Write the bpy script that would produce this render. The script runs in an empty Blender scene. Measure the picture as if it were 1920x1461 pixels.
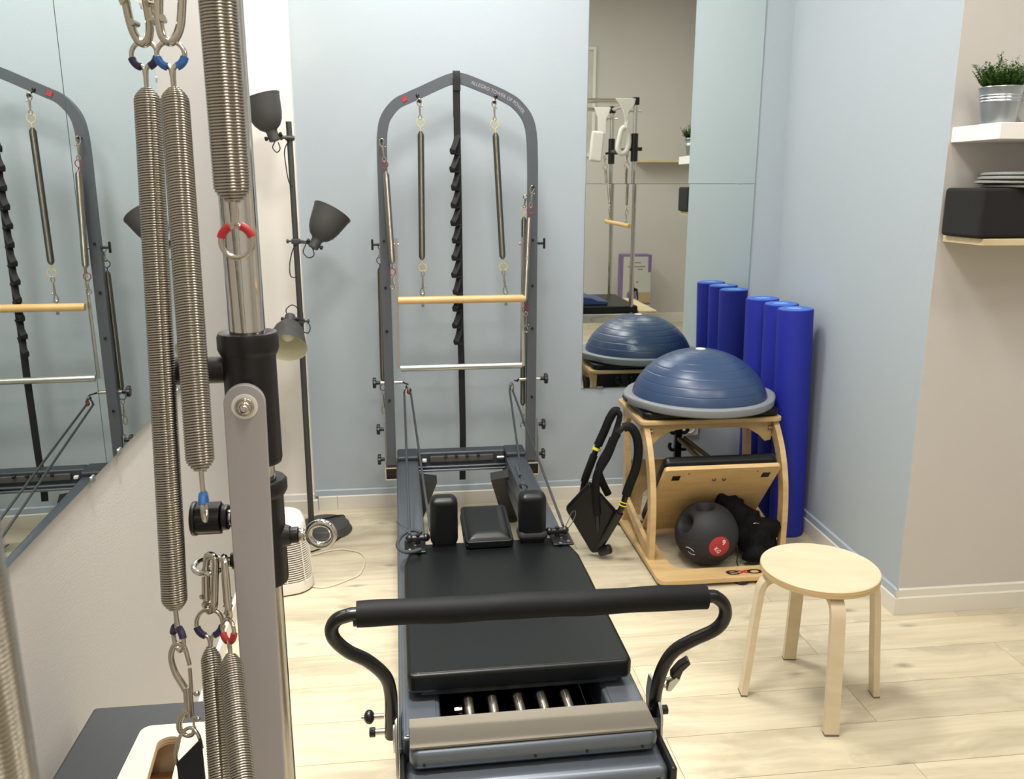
import bpy, bmesh, math, random
from math import pi, sin, cos, radians, sqrt, atan2
from mathutils import Vector, Matrix, noise

# ------------------------------------------------------------------ camera, world, light, exposure
scene = bpy.context.scene
C = scene.collection
PITCH, YAW, FPX = radians(13.4), radians(6.87), 1600.0
cd = bpy.data.cameras.new('camera')
cam = bpy.data.objects.new('camera', cd)
C.objects.link(cam)
cd.sensor_width = 36.0
cd.lens = FPX / 1920.0 * 36.0
cd.clip_start = 0.02
cd.clip_end = 50
cam.location = (0, 0, 1.6)
cam.rotation_euler = (pi / 2 - PITCH, 0, -YAW)
cd.dof.use_dof = True
cd.dof.focus_distance = 1.35
cd.dof.aperture_fstop = 17
scene.camera = cam

world = bpy.data.worlds.new('world')
scene.world = world
world.use_nodes = True
world.node_tree.nodes['Background'].inputs[0].default_value = (0.9, 0.95, 1.0, 1)
world.node_tree.nodes['Background'].inputs[1].default_value = 0.24
vs = scene.view_settings
vs.view_transform = 'Standard'
vs.look = 'None'
vs.gamma = 1.0
vs.use_curve_mapping = False
vs.exposure = 0.12


def area_light(name, loc, size, power, color, rot=(0, 0, 0), shape='DISK', spread=None):
    l = bpy.data.lights.new(name, 'AREA')
    l.shape = shape
    l.size = size
    l.energy = power
    l.color = color
    if spread:
        l.spread = spread
    o = bpy.data.objects.new(name, l)
    o.location = loc
    o.rotation_euler = rot
    C.objects.link(o)
    return o


LIGHTS = {                      # x, y, power of the round ceiling lamps
    'front': (0.0, 1.7, 40),
    'right': (1.2, 1.3, 14),
    'alcove': (0.15, 3.25, 45),  # added out of view to brighten the right wall and upper back wall
    'back': (0.3, -0.5, 22),
    'far': (2.5, 0.6, 16),
}
CEIL = 3.75
for k, (x, y, p) in LIGHTS.items():
    area_light('ceiling_lamp_light', (x, y, CEIL - 0.075), 0.66, p, (1.0, 0.98, 0.945))


def spot_light(name, loc, target, power, angle, color=(1.0, 0.96, 0.89), size=0.04, blend=0.8):
    l = bpy.data.lights.new(name, 'SPOT')
    l.energy = power
    l.spot_size = angle
    l.spot_blend = blend
    l.color = color
    l.shadow_soft_size = size
    o = bpy.data.objects.new(name, l)
    o.location = loc
    d = Vector(target) - Vector(loc)
    o.rotation_euler = d.to_track_quat('-Z', 'Y').to_euler()
    C.objects.link(o)
    return o


SPOT_POS = Vector((-0.35, 1.55, 3.30))
SPOT_AIM = Vector((-0.12, 2.35, 0.0))
spot_light('floor_fill_spot', SPOT_POS + (SPOT_AIM - SPOT_POS).normalized() * 0.09, SPOT_AIM, 340, radians(44), size=0.05)  # invented unseen spot that brightens the floor at the left

# ------------------------------------------------------------------ materials
MATS = {}


def srgb(r, g, b):
    def f(c):
        c /= 255.0
        return c / 12.92 if c <= 0.04045 else ((c + 0.055) / 1.055) ** 2.4
    return (f(r), f(g), f(b), 1)


def new_mat(name):
    m = bpy.data.materials.new(name)
    m.use_nodes = True
    nt = m.node_tree
    return m, nt, nt.nodes['Principled BSDF']


def nd(nt, t, **kw):
    n = nt.nodes.new(t)
    for k, v in kw.items():
        if k.startswith('i_'):
            n.inputs[k[2:].replace('_', ' ')].default_value = v
        else:
            setattr(n, k, v)
    return n


def mat(name, col, rough=0.5, metal=0.0, noise_scale=0, noise_amt=0.0, bump=0.0, bump_scale=200, spec=None, coat=0, sheen=0, aniso=0):
    m, nt, b = new_mat(name)
    b.inputs['Base Color'].default_value = col
    b.inputs['Roughness'].default_value = rough
    b.inputs['Metallic'].default_value = metal
    if spec is not None:
        b.inputs['Specular IOR Level'].default_value = spec
    if coat:
        b.inputs['Coat Weight'].default_value = coat
        b.inputs['Coat Roughness'].default_value = 0.15
    if sheen:
        b.inputs['Sheen Weight'].default_value = sheen
    tc = nd(nt, 'ShaderNodeTexCoord')
    if noise_amt:
        n = nd(nt, 'ShaderNodeTexNoise', i_Scale=noise_scale, i_Detail=4.0)
        nt.links.new(tc.outputs['Object'], n.inputs['Vector'])
        mr = nd(nt, 'ShaderNodeMapRange')
        mr.inputs['From Min'].default_value = 0.3
        mr.inputs['From Max'].default_value = 0.7
        mr.inputs['To Min'].default_value = 1 - noise_amt
        mr.inputs['To Max'].default_value = 1 + noise_amt
        nt.links.new(n.outputs['Fac'], mr.inputs['Value'])
        mx = nd(nt, 'ShaderNodeMix', data_type='RGBA', blend_type='MULTIPLY')
        mx.inputs['Factor'].default_value = 1.0
        mx.inputs['A'].default_value = col
        nt.links.new(mr.outputs['Result'], mx.inputs['B'])
        nt.links.new(mx.outputs['Result'], b.inputs['Base Color'])
    if bump:
        n2 = nd(nt, 'ShaderNodeTexNoise', i_Scale=bump_scale, i_Detail=3.0)
        nt.links.new(tc.outputs['Object'], n2.inputs['Vector'])
        bp = nd(nt, 'ShaderNodeBump', i_Strength=bump, i_Distance=0.002)
        nt.links.new(n2.outputs['Fac'], bp.inputs['Height'])
        nt.links.new(bp.outputs['Normal'], b.inputs['Normal'])
    MATS[name] = m
    return m


def wall_mat(name, col, strength=0.14):
    """painted glass-fibre wallpaper: fine horizontal ribs with crossing threads"""
    m, nt, b = new_mat(name)
    b.inputs['Roughness'].default_value = 0.75
    b.inputs['Specular IOR Level'].default_value = 0.25
    tc = nd(nt, 'ShaderNodeTexCoord')
    mp = nd(nt, 'ShaderNodeMapping')
    mp.inputs['Scale'].default_value = (60, 60, 420)
    nt.links.new(tc.outputs['Object'], mp.inputs['Vector'])
    n = nd(nt, 'ShaderNodeTexNoise', i_Scale=1.0, i_Detail=2.0)
    nt.links.new(mp.outputs['Vector'], n.inputs['Vector'])
    wv = nd(nt, 'ShaderNodeTexWave', i_Scale=88.0, i_Distortion=1.2, i_Detail=2.0)
    wv.bands_direction = 'Z'
    wv.inputs['Detail Scale'].default_value = 3.0
    nt.links.new(tc.outputs['Object'], wv.inputs['Vector'])
    ad = nd(nt, 'ShaderNodeMath', operation='MULTIPLY_ADD')
    nt.links.new(wv.outputs['Fac'], ad.inputs[0])
    ad.inputs[1].default_value = 0.45
    nt.links.new(n.outputs['Fac'], ad.inputs[2])
    bp = nd(nt, 'ShaderNodeBump', i_Strength=strength, i_Distance=0.0015)
    nt.links.new(ad.outputs[0], bp.inputs['Height'])
    nt.links.new(bp.outputs['Normal'], b.inputs['Normal'])
    n3 = nd(nt, 'ShaderNodeTexNoise', i_Scale=1.3, i_Detail=3.0)
    nt.links.new(tc.outputs['Object'], n3.inputs['Vector'])
    n4 = nd(nt, 'ShaderNodeMath', operation='MULTIPLY_ADD')
    nt.links.new(n3.outputs['Fac'], n4.inputs[0])
    n4.inputs[1].default_value = 0.06
    n4.inputs[2].default_value = 0.97
    n5 = nd(nt, 'ShaderNodeMath', operation='MULTIPLY_ADD')
    nt.links.new(n.outputs['Fac'], n5.inputs[0])
    n5.inputs[1].default_value = 0.06
    nt.links.new(n4.outputs[0], n5.inputs[2])
    n6 = nd(nt, 'ShaderNodeMath', operation='SUBTRACT')
    nt.links.new(n5.outputs[0], n6.inputs[0])
    n6.inputs[1].default_value = 0.03
    mx = nd(nt, 'ShaderNodeMix', data_type='RGBA', blend_type='MULTIPLY')
    mx.inputs['Factor'].default_value = 1.0
    mx.inputs['A'].default_value = col
    nt.links.new(n6.outputs[0], mx.inputs['B'])
    nt.links.new(mx.outputs['Result'], b.inputs['Base Color'])
    MATS[name] = m
    return m


def wood_mat(name, c1, c2, c3=None, scale=(1.2, 14, 14), rough=0.45, per_object=False, knots=False, bump=0.08, axis_noise=6.0):
    m, nt, b = new_mat(name)
    b.inputs['Roughness'].default_value = rough
    tc = nd(nt, 'ShaderNodeTexCoord')
    src = tc.outputs['Object']
    oi = None
    if per_object:
        oi = nd(nt, 'ShaderNodeObjectInfo')
        ml = nd(nt, 'ShaderNodeMath', operation='MULTIPLY')
        ml.inputs[1].default_value = 37.0
        nt.links.new(oi.outputs['Random'], ml.inputs[0])
        cb = nd(nt, 'ShaderNodeCombineXYZ')
        for i in range(3):
            nt.links.new(ml.outputs[0], cb.inputs[i])
        va = nd(nt, 'ShaderNodeVectorMath', operation='ADD')
        nt.links.new(src, va.inputs[0])
        nt.links.new(cb.outputs[0], va.inputs[1])
        src = va.outputs[0]
    # warp so that the grain runs around knots
    wn = nd(nt, 'ShaderNodeTexNoise', i_Scale=2.6, i_Detail=1.0)
    nt.links.new(src, wn.inputs['Vector'])
    mp = nd(nt, 'ShaderNodeMapping')
    mp.inputs['Scale'].default_value = scale
    nt.links.new(src, mp.inputs['Vector'])
    sc = nd(nt, 'ShaderNodeVectorMath', operation='SCALE')
    sc.inputs['Scale'].default_value = 1.6
    nt.links.new(wn.outputs['Color'], sc.inputs[0])
    va2 = nd(nt, 'ShaderNodeVectorMath', operation='ADD')
    nt.links.new(mp.outputs[0], va2.inputs[0])
    nt.links.new(sc.outputs[0], va2.inputs[1])
    g = nd(nt, 'ShaderNodeTexNoise', i_Scale=1.0, i_Detail=axis_noise, i_Roughness=0.62)
    nt.links.new(va2.outputs[0], g.inputs['Vector'])
    cr = nd(nt, 'ShaderNodeValToRGB')
    cr.color_ramp.elements[0].position = 0.30
    cr.color_ramp.elements[0].color = c2
    cr.color_ramp.elements[1].position = 0.62
    cr.color_ramp.elements[1].color = c1
    nt.links.new(g.outputs['Fac'], cr.inputs['Fac'])
    out = cr.outputs['Color']
    if knots and c3:
        # cloudy darker streaks
        ms_ = nd(nt, 'ShaderNodeMapping')
        ms_.inputs['Scale'].default_value = (2.2, 7.5, 1.0)
        nt.links.new(src, ms_.inputs['Vector'])
        v3 = nd(nt, 'ShaderNodeVectorMath', operation='ADD')
        nt.links.new(ms_.outputs[0], v3.inputs[0])
        nt.links.new(sc.outputs[0], v3.inputs[1])
        cl = nd(nt, 'ShaderNodeTexNoise', i_Scale=1.0, i_Detail=5.0, i_Roughness=0.6)
        nt.links.new(v3.outputs[0], cl.inputs['Vector'])
        k1 = nd(nt, 'ShaderNodeMapRange')
        k1.inputs['From Min'].default_value = 0.50
        k1.inputs['From Max'].default_value = 0.70
        k1.inputs['To Max'].default_value = 0.6
        nt.links.new(cl.outputs['Fac'], k1.inputs['Value'])
        mx1 = nd(nt, 'ShaderNodeMix', data_type='RGBA')
        nt.links.new(k1.outputs['Result'], mx1.inputs['Factor'])
        nt.links.new(out, mx1.inputs['A'])
        mx1.inputs['B'].default_value = c3
        out = mx1.outputs['Result']
        # small oval knots
        v4 = nd(nt, 'ShaderNodeVectorMath', operation='SCALE')
        v4.inputs['Scale'].default_value = 0.35
        nt.links.new(wn.outputs['Color'], v4.inputs[0])
        mk = nd(nt, 'ShaderNodeMapping')
        mk.inputs['Scale'].default_value = (2.1, 4.6, 1.0)
        nt.links.new(src, mk.inputs['Vector'])
        v5 = nd(nt, 'ShaderNodeVectorMath', operation='ADD')
        nt.links.new(mk.outputs[0], v5.inputs[0])
        nt.links.new(v4.outputs[0], v5.inputs[1])
        vo = nd(nt, 'ShaderNodeTexVoronoi', i_Scale=1.0)
        vo.voronoi_dimensions = '2D'
        nt.links.new(v5.outputs[0], vo.inputs['Vector'])
        g2 = nd(nt, 'ShaderNodeMath', operation='MULTIPLY_ADD')
        nt.links.new(g.outputs['Fac'], g2.inputs[0])
        g2.inputs[1].default_value = 0.22
        nt.links.new(vo.outputs['Distance'], g2.inputs[2])
        k = nd(nt, 'ShaderNodeMapRange')
        k.inputs['From Min'].default_value = 0.10
        k.inputs['From Max'].default_value = 0.22
        k.inputs['To Min'].default_value = 0.7
        k.inputs['To Max'].default_value = 0.0
        nt.links.new(g2.outputs[0], k.inputs['Value'])
        sepc = nd(nt, 'ShaderNodeSeparateColor')
        nt.links.new(vo.outputs['Color'], sepc.inputs[0])
        gt = nd(nt, 'ShaderNodeMath', operation='GREATER_THAN')
        gt.inputs[1].default_value = 0.62
        nt.links.new(sepc.outputs[0], gt.inputs[0])
        km = nd(nt, 'ShaderNodeMath', operation='MULTIPLY')
        nt.links.new(k.outputs['Result'], km.inputs[0])
        nt.links.new(gt.outputs[0], km.inputs[1])
        mx = nd(nt, 'ShaderNodeMix', data_type='RGBA')
        nt.links.new(km.outputs[0], mx.inputs['Factor'])
        nt.links.new(out, mx.inputs['A'])
        mx.inputs['B'].default_value = srgb(112, 102, 88)
        out = mx.outputs['Result']
    if per_object:
        mr = nd(nt, 'ShaderNodeMapRange')
        mr.inputs['To Min'].default_value = 0.93
        mr.inputs['To Max'].default_value = 1.05
        nt.links.new(oi.outputs['Random'], mr.inputs['Value'])
        m2 = nd(nt, 'ShaderNodeMix', data_type='RGBA', blend_type='MULTIPLY')
        m2.inputs['Factor'].default_value = 1.0
        nt.links.new(out, m2.inputs['A'])
        nt.links.new(mr.outputs['Result'], m2.inputs['B'])
        out = m2.outputs['Result']
    nt.links.new(out, b.inputs['Base Color'])
    bp = nd(nt, 'ShaderNodeBump', i_Strength=bump, i_Distance=0.001)
    nt.links.new(g.outputs['Fac'], bp.inputs['Height'])
    nt.links.new(bp.outputs['Normal'], b.inputs['Normal'])
    MATS[name] = m
    return m


def glow_mat(name, col, strength):
    m, nt, b = new_mat(name)
    b.inputs['Base Color'].default_value = col
    b.inputs['Emission Color'].default_value = col
    b.inputs['Emission Strength'].default_value = strength
    MATS[name] = m
    return m


BLUE_WALL = wall_mat('blue_wallpaper', srgb(174, 185, 193))
WHITE_WALL = wall_mat('white_wallpaper', srgb(238, 234, 226))
LEFT_WALL = wall_mat('offwhite_wallpaper', srgb(190, 186, 181), 0.34)
GREIGE_WALL = wall_mat('greige_wallpaper', srgb(202, 199, 195))
CEILM = mat('ceiling_paint', srgb(235, 233, 228), 0.9)
BASEB = mat('skirting_white', srgb(224, 221, 212), 0.45, noise_scale=3, noise_amt=0.02)
LEDGE = mat('skirting_blue', srgb(174, 187, 198), 0.4, noise_scale=4, noise_amt=0.02)
PLANK = wood_mat('oak_laminate', srgb(216, 206, 180), srgb(197, 186, 158), srgb(160, 148, 126), scale=(2.0, 34, 34), rough=0.36, per_object=True, knots=True)
UNDER = mat('under_floor', srgb(70, 60, 48), 0.9)
MIRROR = mat('mirror_silver', (0.78, 0.83, 0.80, 1), 0.0, 1.0)
MIRROR_EDGE = mat('mirror_edge', srgb(92, 120, 112), 0.2)
GREYMETAL = mat('graphite_metal', srgb(100, 107, 116), 0.32, 0.55, noise_scale=300, noise_amt=0.03)
DARKGREY = mat('dark_powder_coat', srgb(68, 73, 80), 0.42, 0.4)
ARCHM = mat('grey_powder_coat', srgb(92, 97, 105), 0.4, 0.35)
ALU = mat('brushed_aluminium', srgb(200, 200, 198), 0.3, 0.95)
CHROME = mat('chrome', srgb(205, 203, 198), 0.06, 1.0)
NICKEL = mat('nickel_plated', srgb(190, 184, 170), 0.16, 1.0)
SPRINGM = mat('spring_steel', srgb(176, 171, 160), 0.2, 1.0)
DULLSPRING = mat('dull_spring_steel', srgb(128, 125, 114), 0.34, 1.0)
BAR_GREY = mat('lilac_grey_bar', srgb(178, 174, 176), 0.42, 0.2, noise_scale=400, noise_amt=0.02)
BLACKP = mat('black_plastic', srgb(17, 17, 19), 0.35)
VINYL = mat('black_vinyl', srgb(11, 14, 15), 0.38, bump=0.12, bump_scale=350, spec=0.32)
FOAMBLK = mat('black_foam', srgb(19, 20, 21), 0.62, bump=0.2, bump_scale=500, spec=0.2)
TUBEBLK = mat('black_tube_paint', srgb(10, 10, 11), 0.3)
WEB = mat('black_webbing', srgb(22, 23, 26), 0.75, bump=0.3, bump_scale=900)
ROPE = mat('dark_rope', srgb(48, 56, 60), 0.8, bump=0.3, bump_scale=900)
GRITM = mat('grit_pad', srgb(124, 118, 106), 0.85, noise_scale=900, noise_amt=0.12, bump=0.4, bump_scale=1500)
BIRCH = wood_mat('birch_plywood', srgb(212, 182, 132), srgb(192, 160, 110), scale=(3, 22, 22), rough=0.42, bump=0.03)
BIRCH_EDGE = wood_mat('birch_edge', srgb(226, 196, 142), srgb(196, 160, 104), scale=(3, 3, 160), rough=0.5, bump=0.05)
STOOLW = wood_mat('pale_birch', srgb(224, 209, 180), srgb(214, 197, 164), scale=(2, 12, 12), rough=0.4, bump=0.02)
STOOLE = wood_mat('pale_birch_edge', srgb(226, 198, 146), srgb(190, 160, 112), scale=(2, 2, 260), rough=0.5, bump=0.03)
DOWEL = wood_mat('maple_dowel', srgb(228, 190, 132), srgb(206, 166, 106), scale=(2, 30, 30), rough=0.35, bump=0.02)
ROLLERM = mat('blue_foam', srgb(24, 38, 158), 0.62, noise_scale=500, noise_amt=0.08, bump=0.25, bump_scale=600)
ROLLERTOP = mat('blue_foam_end', srgb(66, 110, 200), 0.7, noise_scale=300, noise_amt=0.1)
RINGPRINT = mat('pale_blue_print', srgb(120, 168, 230), 0.6)
BOSU = mat('blue_rubber', srgb(50, 72, 106), 0.32, noise_scale=6, noise_amt=0.04)
BOSU_BASE = mat('grey_plastic', srgb(134, 139, 143), 0.45)
WHITEP = mat('white_plastic', srgb(235, 233, 228), 0.35)
WHITEM = mat('white_lacquer', srgb(240, 238, 234), 0.3)
LAMPG = mat('anthracite_lamp', srgb(66, 66, 65), 0.5)
LAMPIN = mat('cream_enamel', srgb(226, 224, 196), 0.4)
BULB = mat('frosted_bulb', srgb(235, 232, 220), 0.3)
BULB_ON = glow_mat('lit_bulb', srgb(255, 236, 205), 30.0)
DIFFUSER = glow_mat('lamp_diffuser', srgb(255, 240, 220), 6.0)
RED = mat('red_plastic', srgb(186, 40, 44), 0.4)
REDDOT = mat('red_patch', srgb(172, 48, 58), 0.6)
NAVYSL = mat('navy_sleeve', srgb(44, 36, 74), 0.5)
BLUESL = mat('blue_sleeve', srgb(42, 104, 178), 0.45)
YELLOW = mat('yellow_wire', srgb(214, 192, 96), 0.4)
REDWIRE = mat('red_wire', srgb(140, 48, 52), 0.4)
YELLOWRIM = mat('yellow_rubber', srgb(232, 222, 60), 0.5)
MEDBALL = mat('black_rubber', srgb(34, 36, 39), 0.65, bump=0.25, bump_scale=260)
BAGM = mat('black_cloth', srgb(13, 13, 14), 0.8, bump=0.4, bump_scale=160, spec=0.2)
LETTER = mat('white_print', srgb(232, 226, 218), 0.6)
LETTERG = mat('grey_print', srgb(172, 170, 174), 0.6)
DARKLET = mat('dark_print', srgb(40, 26, 22), 0.6)
MATGREY = mat('slate_vinyl', srgb(56, 59, 62), 0.55, bump=0.1, bump_scale=400)
PLYCREAM = mat('cream_plywood', srgb(244, 230, 198), 0.4, noise_scale=5, noise_amt=0.02)
PLYIN = mat('inner_plywood', srgb(160, 116, 70), 0.7)
ZINC = mat('zinc_bucket', srgb(168, 176, 182), 0.3, 0.85, noise_scale=20, noise_amt=0.08)
LEAF = mat('leaf_green', srgb(66, 104, 42), 0.5, noise_scale=60, noise_amt=0.35)
SOIL = mat('soil', srgb(50, 38, 28), 0.9)
DISC = mat('grey_rubber_disc', srgb(150, 152, 150), 0.5)
BLOCKM = mat('black_felt_foam', srgb(28, 28, 28), 0.95, noise_scale=450, noise_amt=0.4, bump=0.5, bump_scale=800)
PINEM = wood_mat('pine_board', srgb(222, 206, 168), srgb(196, 178, 138), scale=(3, 20, 20), rough=0.5, bump=0.03)
FLEECE = mat('white_fleece', srgb(226, 222, 214), 0.95, bump=0.6, bump_scale=500, sheen=0.3)
PURPLE = mat('purple_card', srgb(118, 100, 146), 0.5)
CARDG = mat('grey_card', srgb(186, 186, 182), 0.5)
CARDB = mat('beige_card', srgb(170, 150, 118), 0.5)
NAVYV = mat('navy_vinyl', srgb(44, 66, 112), 0.45)
FRAMEW = mat('white_frame', srgb(222, 220, 214), 0.5)
PRINT = mat('pale_print', srgb(196, 194, 184), 0.6, noise_scale=5, noise_amt=0.1)
HEATER = mat('warm_white_plastic', srgb(226, 220, 208), 0.4)
HEATDK = mat('dark_grille_back', srgb(56, 52, 46), 0.7)
CORDW = mat('white_cord', srgb(214, 206, 186), 0.5)
CHAIRMETAL = mat('chair_zinc', srgb(180, 178, 172), 0.3, 0.9)

# ------------------------------------------------------------------ mesh builder
ROOTM = {}          # root matrix of each thing


def catmull(pts, n=6, closed=False):
    P = [Vector(p) for p in pts]
    out = []
    m = len(P)
    rng = range(m if closed else m - 1)
    for i in rng:
        if closed:
            p0, p1, p2, p3 = P[(i - 1) % m], P[i], P[(i + 1) % m], P[(i + 2) % m]
        else:
            p0, p1, p2, p3 = P[max(i - 1, 0)], P[i], P[i + 1], P[min(i + 2, m - 1)]
        for k in range(n):
            t = k / n
            out.append(0.5 * ((2 * p1) + (-p0 + p2) * t + (2 * p0 - 5 * p1 + 4 * p2 - p3) * t * t + (-p0 + 3 * p1 - 3 * p2 + p3) * t ** 3))
    if not closed:
        out.append(P[-1])
    return out


class MB:
    def __init__(self):
        self.v, self.f = [], []

    def add(self, vs_, fs, M=None):
        o = len(self.v)
        if M is not None:
            vs_ = [M @ Vector(p) for p in vs_]
        self.v += [tuple(p) for p in vs_]
        self.f += [tuple(i + o for i in q) for q in fs]
        return self

    def box(self, c, s, bevel=0.0, seg=2, R=None):
        bm = bmesh.new()
        bmesh.ops.create_cube(bm, size=1.0)
        for p in bm.verts:
            p.co = Vector((p.co.x * s[0], p.co.y * s[1], p.co.z * s[2]))
        if bevel > 0:
            bmesh.ops.bevel(bm, geom=list(bm.edges), offset=min(bevel, min(s) * 0.49), segments=seg, profile=0.5, affect='EDGES')
        M = Matrix.Translation(Vector(c))
        if R is not None:
            M = M @ R.to_4x4()
        bm.verts.index_update()
        self.add([p.co.copy() for p in bm.verts], [[q.index for q in f.verts] for f in bm.faces], M)
        bm.free()
        return self

    def frame(self, d, up=None):
        d = Vector(d).normalized()
        u = Vector(up) if up is not None else (Vector((0, 0, 1)) if abs(d.z) < 0.9 else Vector((1, 0, 0)))
        a = (u - d * u.dot(d)).normalized()
        return a, d.cross(a)

    def tube(self, pts, r, n=10, closed=False, cap=True, sq=None, up=None):
        """sweep a circle (or an ellipse sq=(a,b)) along pts with a rotation-minimising frame"""
        P = [Vector(p) for p in pts]
        m = len(P)
        rr = r if isinstance(r, (list, tuple)) else [r] * m
        T = []
        for i in range(m):
            if closed:
                t = P[(i + 1) % m] - P[(i - 1) % m]
            else:
                t = P[min(i + 1, m - 1)] - P[max(i - 1, 0)]
            T.append(t.normalized())
        a, b = self.frame(T[0], up)
        vs_, fs = [], []
        for i in range(m):
            if i:
                ax = T[i - 1].cross(T[i])
                if ax.length > 1e-7:
                    q = Matrix.Rotation(T[i - 1].angle(T[i]), 3, ax.normalized())
                    a = q @ a
            a = (a - T[i] * a.dot(T[i])).normalized()
            b = T[i].cross(a)
            for k in range(n):
                th = 2 * pi * k / n
                if sq:
                    vs_.append(P[i] + a * (cos(th) * sq[0]) + b * (sin(th) * sq[1]))
                else:
                    vs_.append(P[i] + (a * cos(th) + b * sin(th)) * rr[i])
        for i in range(m if closed else m - 1):
            j = (i + 1) % m
            for k in range(n):
                k2 = (k + 1) % n
                fs.append((i * n + k, i * n + k2, j * n + k2, j * n + k))
        if cap and not closed:
            fs.append(tuple(reversed(range(n))))
            fs.append(tuple((m - 1) * n + k for k in range(n)))
        return self.add(vs_, fs)

    def ribbon(self, pts, w, t, side):
        """a flat strap: rectangle w (along side) by t swept along pts"""
        P = [Vector(p) for p in pts]
        m = len(P)
        sd = Vector(side).normalized()
        vs_, fs = [], []
        for i in range(m):
            tg = (P[min(i + 1, m - 1)] - P[max(i - 1, 0)]).normalized()
            s = (sd - tg * sd.dot(tg)).normalized()
            nn = tg.cross(s)
            for a, b in ((-1, -1), (1, -1), (1, 1), (-1, 1)):
                vs_.append(P[i] + s * (a * w / 2) + nn * (b * t / 2))
        for i in range(m - 1):
            for k in range(4):
                k2 = (k + 1) % 4
                fs.append((i * 4 + k, i * 4 + k2, i * 4 + 4 + k2, i * 4 + 4 + k))
        fs.append((3, 2, 1, 0))
        fs.append(tuple((m - 1) * 4 + k for k in range(4)))
        return self.add(vs_, fs)

    def cyl(self, p0, p1, r, n=20, r2=None, bev=0.0):
        p0, p1 = Vector(p0), Vector(p1)
        r2 = r if r2 is None else r2
        if bev > 0:
            d = (p1 - p0).normalized()
            return self.tube([p0, p0 + d * bev * 0.3, p0 + d * bev, p1 - d * bev, p1 - d * bev * 0.3, p1],
                             [r - bev, r - bev * 0.3, r, r2, r2 - bev * 0.3, r2 - bev], n)
        return self.tube([p0, p1], [r, r2], n)

    def lathe(self, prof, origin=(0, 0, 0), axis=(0, 0, 1), n=32, cap0=True, cap1=True):
        O = Vector(origin)
        ax = Vector(axis).normalized()
        a, b = self.frame(ax)
        vs_, fs = [], []
        for r, h in prof:
            for k in range(n):
                th = 2 * pi * k / n
                vs_.append(O + ax * h + (a * cos(th) + b * sin(th)) * r)
        m = len(prof)
        for i in range(m - 1):
            for k in range(n):
                k2 = (k + 1) % n
                fs.append((i * n + k, i * n + k2, (i + 1) * n + k2, (i + 1) * n + k))
        if cap0:
            fs.append(tuple(reversed(range(n))))
        if cap1:
            fs.append(tuple((m - 1) * n + k for k in range(n)))
        return self.add(vs_, fs)

    def prism(self, poly, t, M, holes=None, bevel=0.0):
        """extrude a 2-D polygon (list of xy) by t along its z, placed with matrix M"""
        bm = bmesh.new()
        vb = [bm.verts.new((x, y, 0)) for x, y in poly]
        if holes:
            es = [bm.edges.new((vb[i], vb[(i + 1) % len(vb)])) for i in range(len(vb))]
            for h in holes:
                hb = [bm.verts.new((x, y, 0)) for x, y in h]
                es += [bm.edges.new((hb[i], hb[(i + 1) % len(hb)])) for i in range(len(hb))]
            bmesh.ops.triangle_fill(bm, use_beauty=True, use_dissolve=False, edges=es, normal=(0, 0, 1))
        else:
            bm.faces.new(vb)
        g = bmesh.ops.extrude_face_region(bm, geom=list(bm.faces))
        for e in g['geom']:
            if isinstance(e, bmesh.types.BMVert):
                e.co.z += t
        bmesh.ops.recalc_face_normals(bm, faces=list(bm.faces))
        if bevel > 0:
            ed = [e for e in bm.edges if len(e.link_faces) == 2 and e.calc_face_angle(0) > 1.2]
            bmesh.ops.bevel(bm, geom=ed, offset=bevel, segments=2, profile=0.5, affect='EDGES')
        bm.verts.index_update()
        self.add([p.co.copy() for p in bm.verts], [[q.index for q in f.verts] for f in bm.faces], M)
        bm.free()
        return self

    def torus(self, c, nrm, R, r, n=28, m=8, a0=0, a1=2 * pi):
        c = Vector(c)
        a, b = self.frame(nrm)
        full = abs(a1 - a0 - 2 * pi) < 1e-6
        k = n if full else n + 1
        pts = [c + (a * cos(a0 + (a1 - a0) * i / n) + b * sin(a0 + (a1 - a0) * i / n)) * R for i in range(k)]
        return self.tube(pts, r, m, closed=full, up=nrm)

    def helix(self, p0, p1, R, wire, ns=16, m=6, taper=3.5):
        """close-wound coil from p0 to p1 with narrowing ends"""
        p0, p1 = Vector(p0), Vector(p1)
        L = (p1 - p0).length
        turns = max(4, int(L / (wire * 2.02)))
        d = (p1 - p0).normalized()
        a, b = self.frame(d)
        N = turns * ns
        vs_, fs = [], []
        for i in range(N + 1):
            t = i / ns
            e = min(t, turns - t) / taper
            sc_ = 1.0 if e >= 1 else (0.34 + 0.66 * sin(e * pi / 2))
            th = 2 * pi * t
            rad = a * cos(th) + b * sin(th)
            c = p0 + d * (L * i / N) + rad * ((R - wire) * sc_)
            for k in range(m):
                q = 2 * pi * (k + 0.5) / m
                vs_.append(c + (rad * cos(q) + d * sin(q)) * wire)
        for i in range(N):
            for k in range(m):
                k2 = (k + 1) % m
                fs.append((i * m + k, i * m + k2, (i + 1) * m + k2, (i + 1) * m + k))
        fs.append(tuple(range(m)))
        fs.append(tuple(N * m + k for k in range(m)))
        return self.add(vs_, fs)

    def sphere(self, c, r, n=24, m=14, s=(1, 1, 1)):
        vs_, fs = [], []
        for j in range(1, m):
            ph = pi * j / m
            for k in range(n):
                th = 2 * pi * k / n
                vs_.append((c[0] + r * s[0] * sin(ph) * cos(th), c[1] + r * s[1] * sin(ph) * sin(th), c[2] + r * s[2] * cos(ph)))
        top, bot = len(vs_), len(vs_) + 1
        vs_ += [(c[0], c[1], c[2] + r * s[2]), (c[0], c[1], c[2] - r * s[2])]
        for j in range(m - 2):
            for k in range(n):
                k2 = (k + 1) % n
                fs.append((j * n + k, (j + 1) * n + k, (j + 1) * n + k2, j * n + k2))
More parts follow.
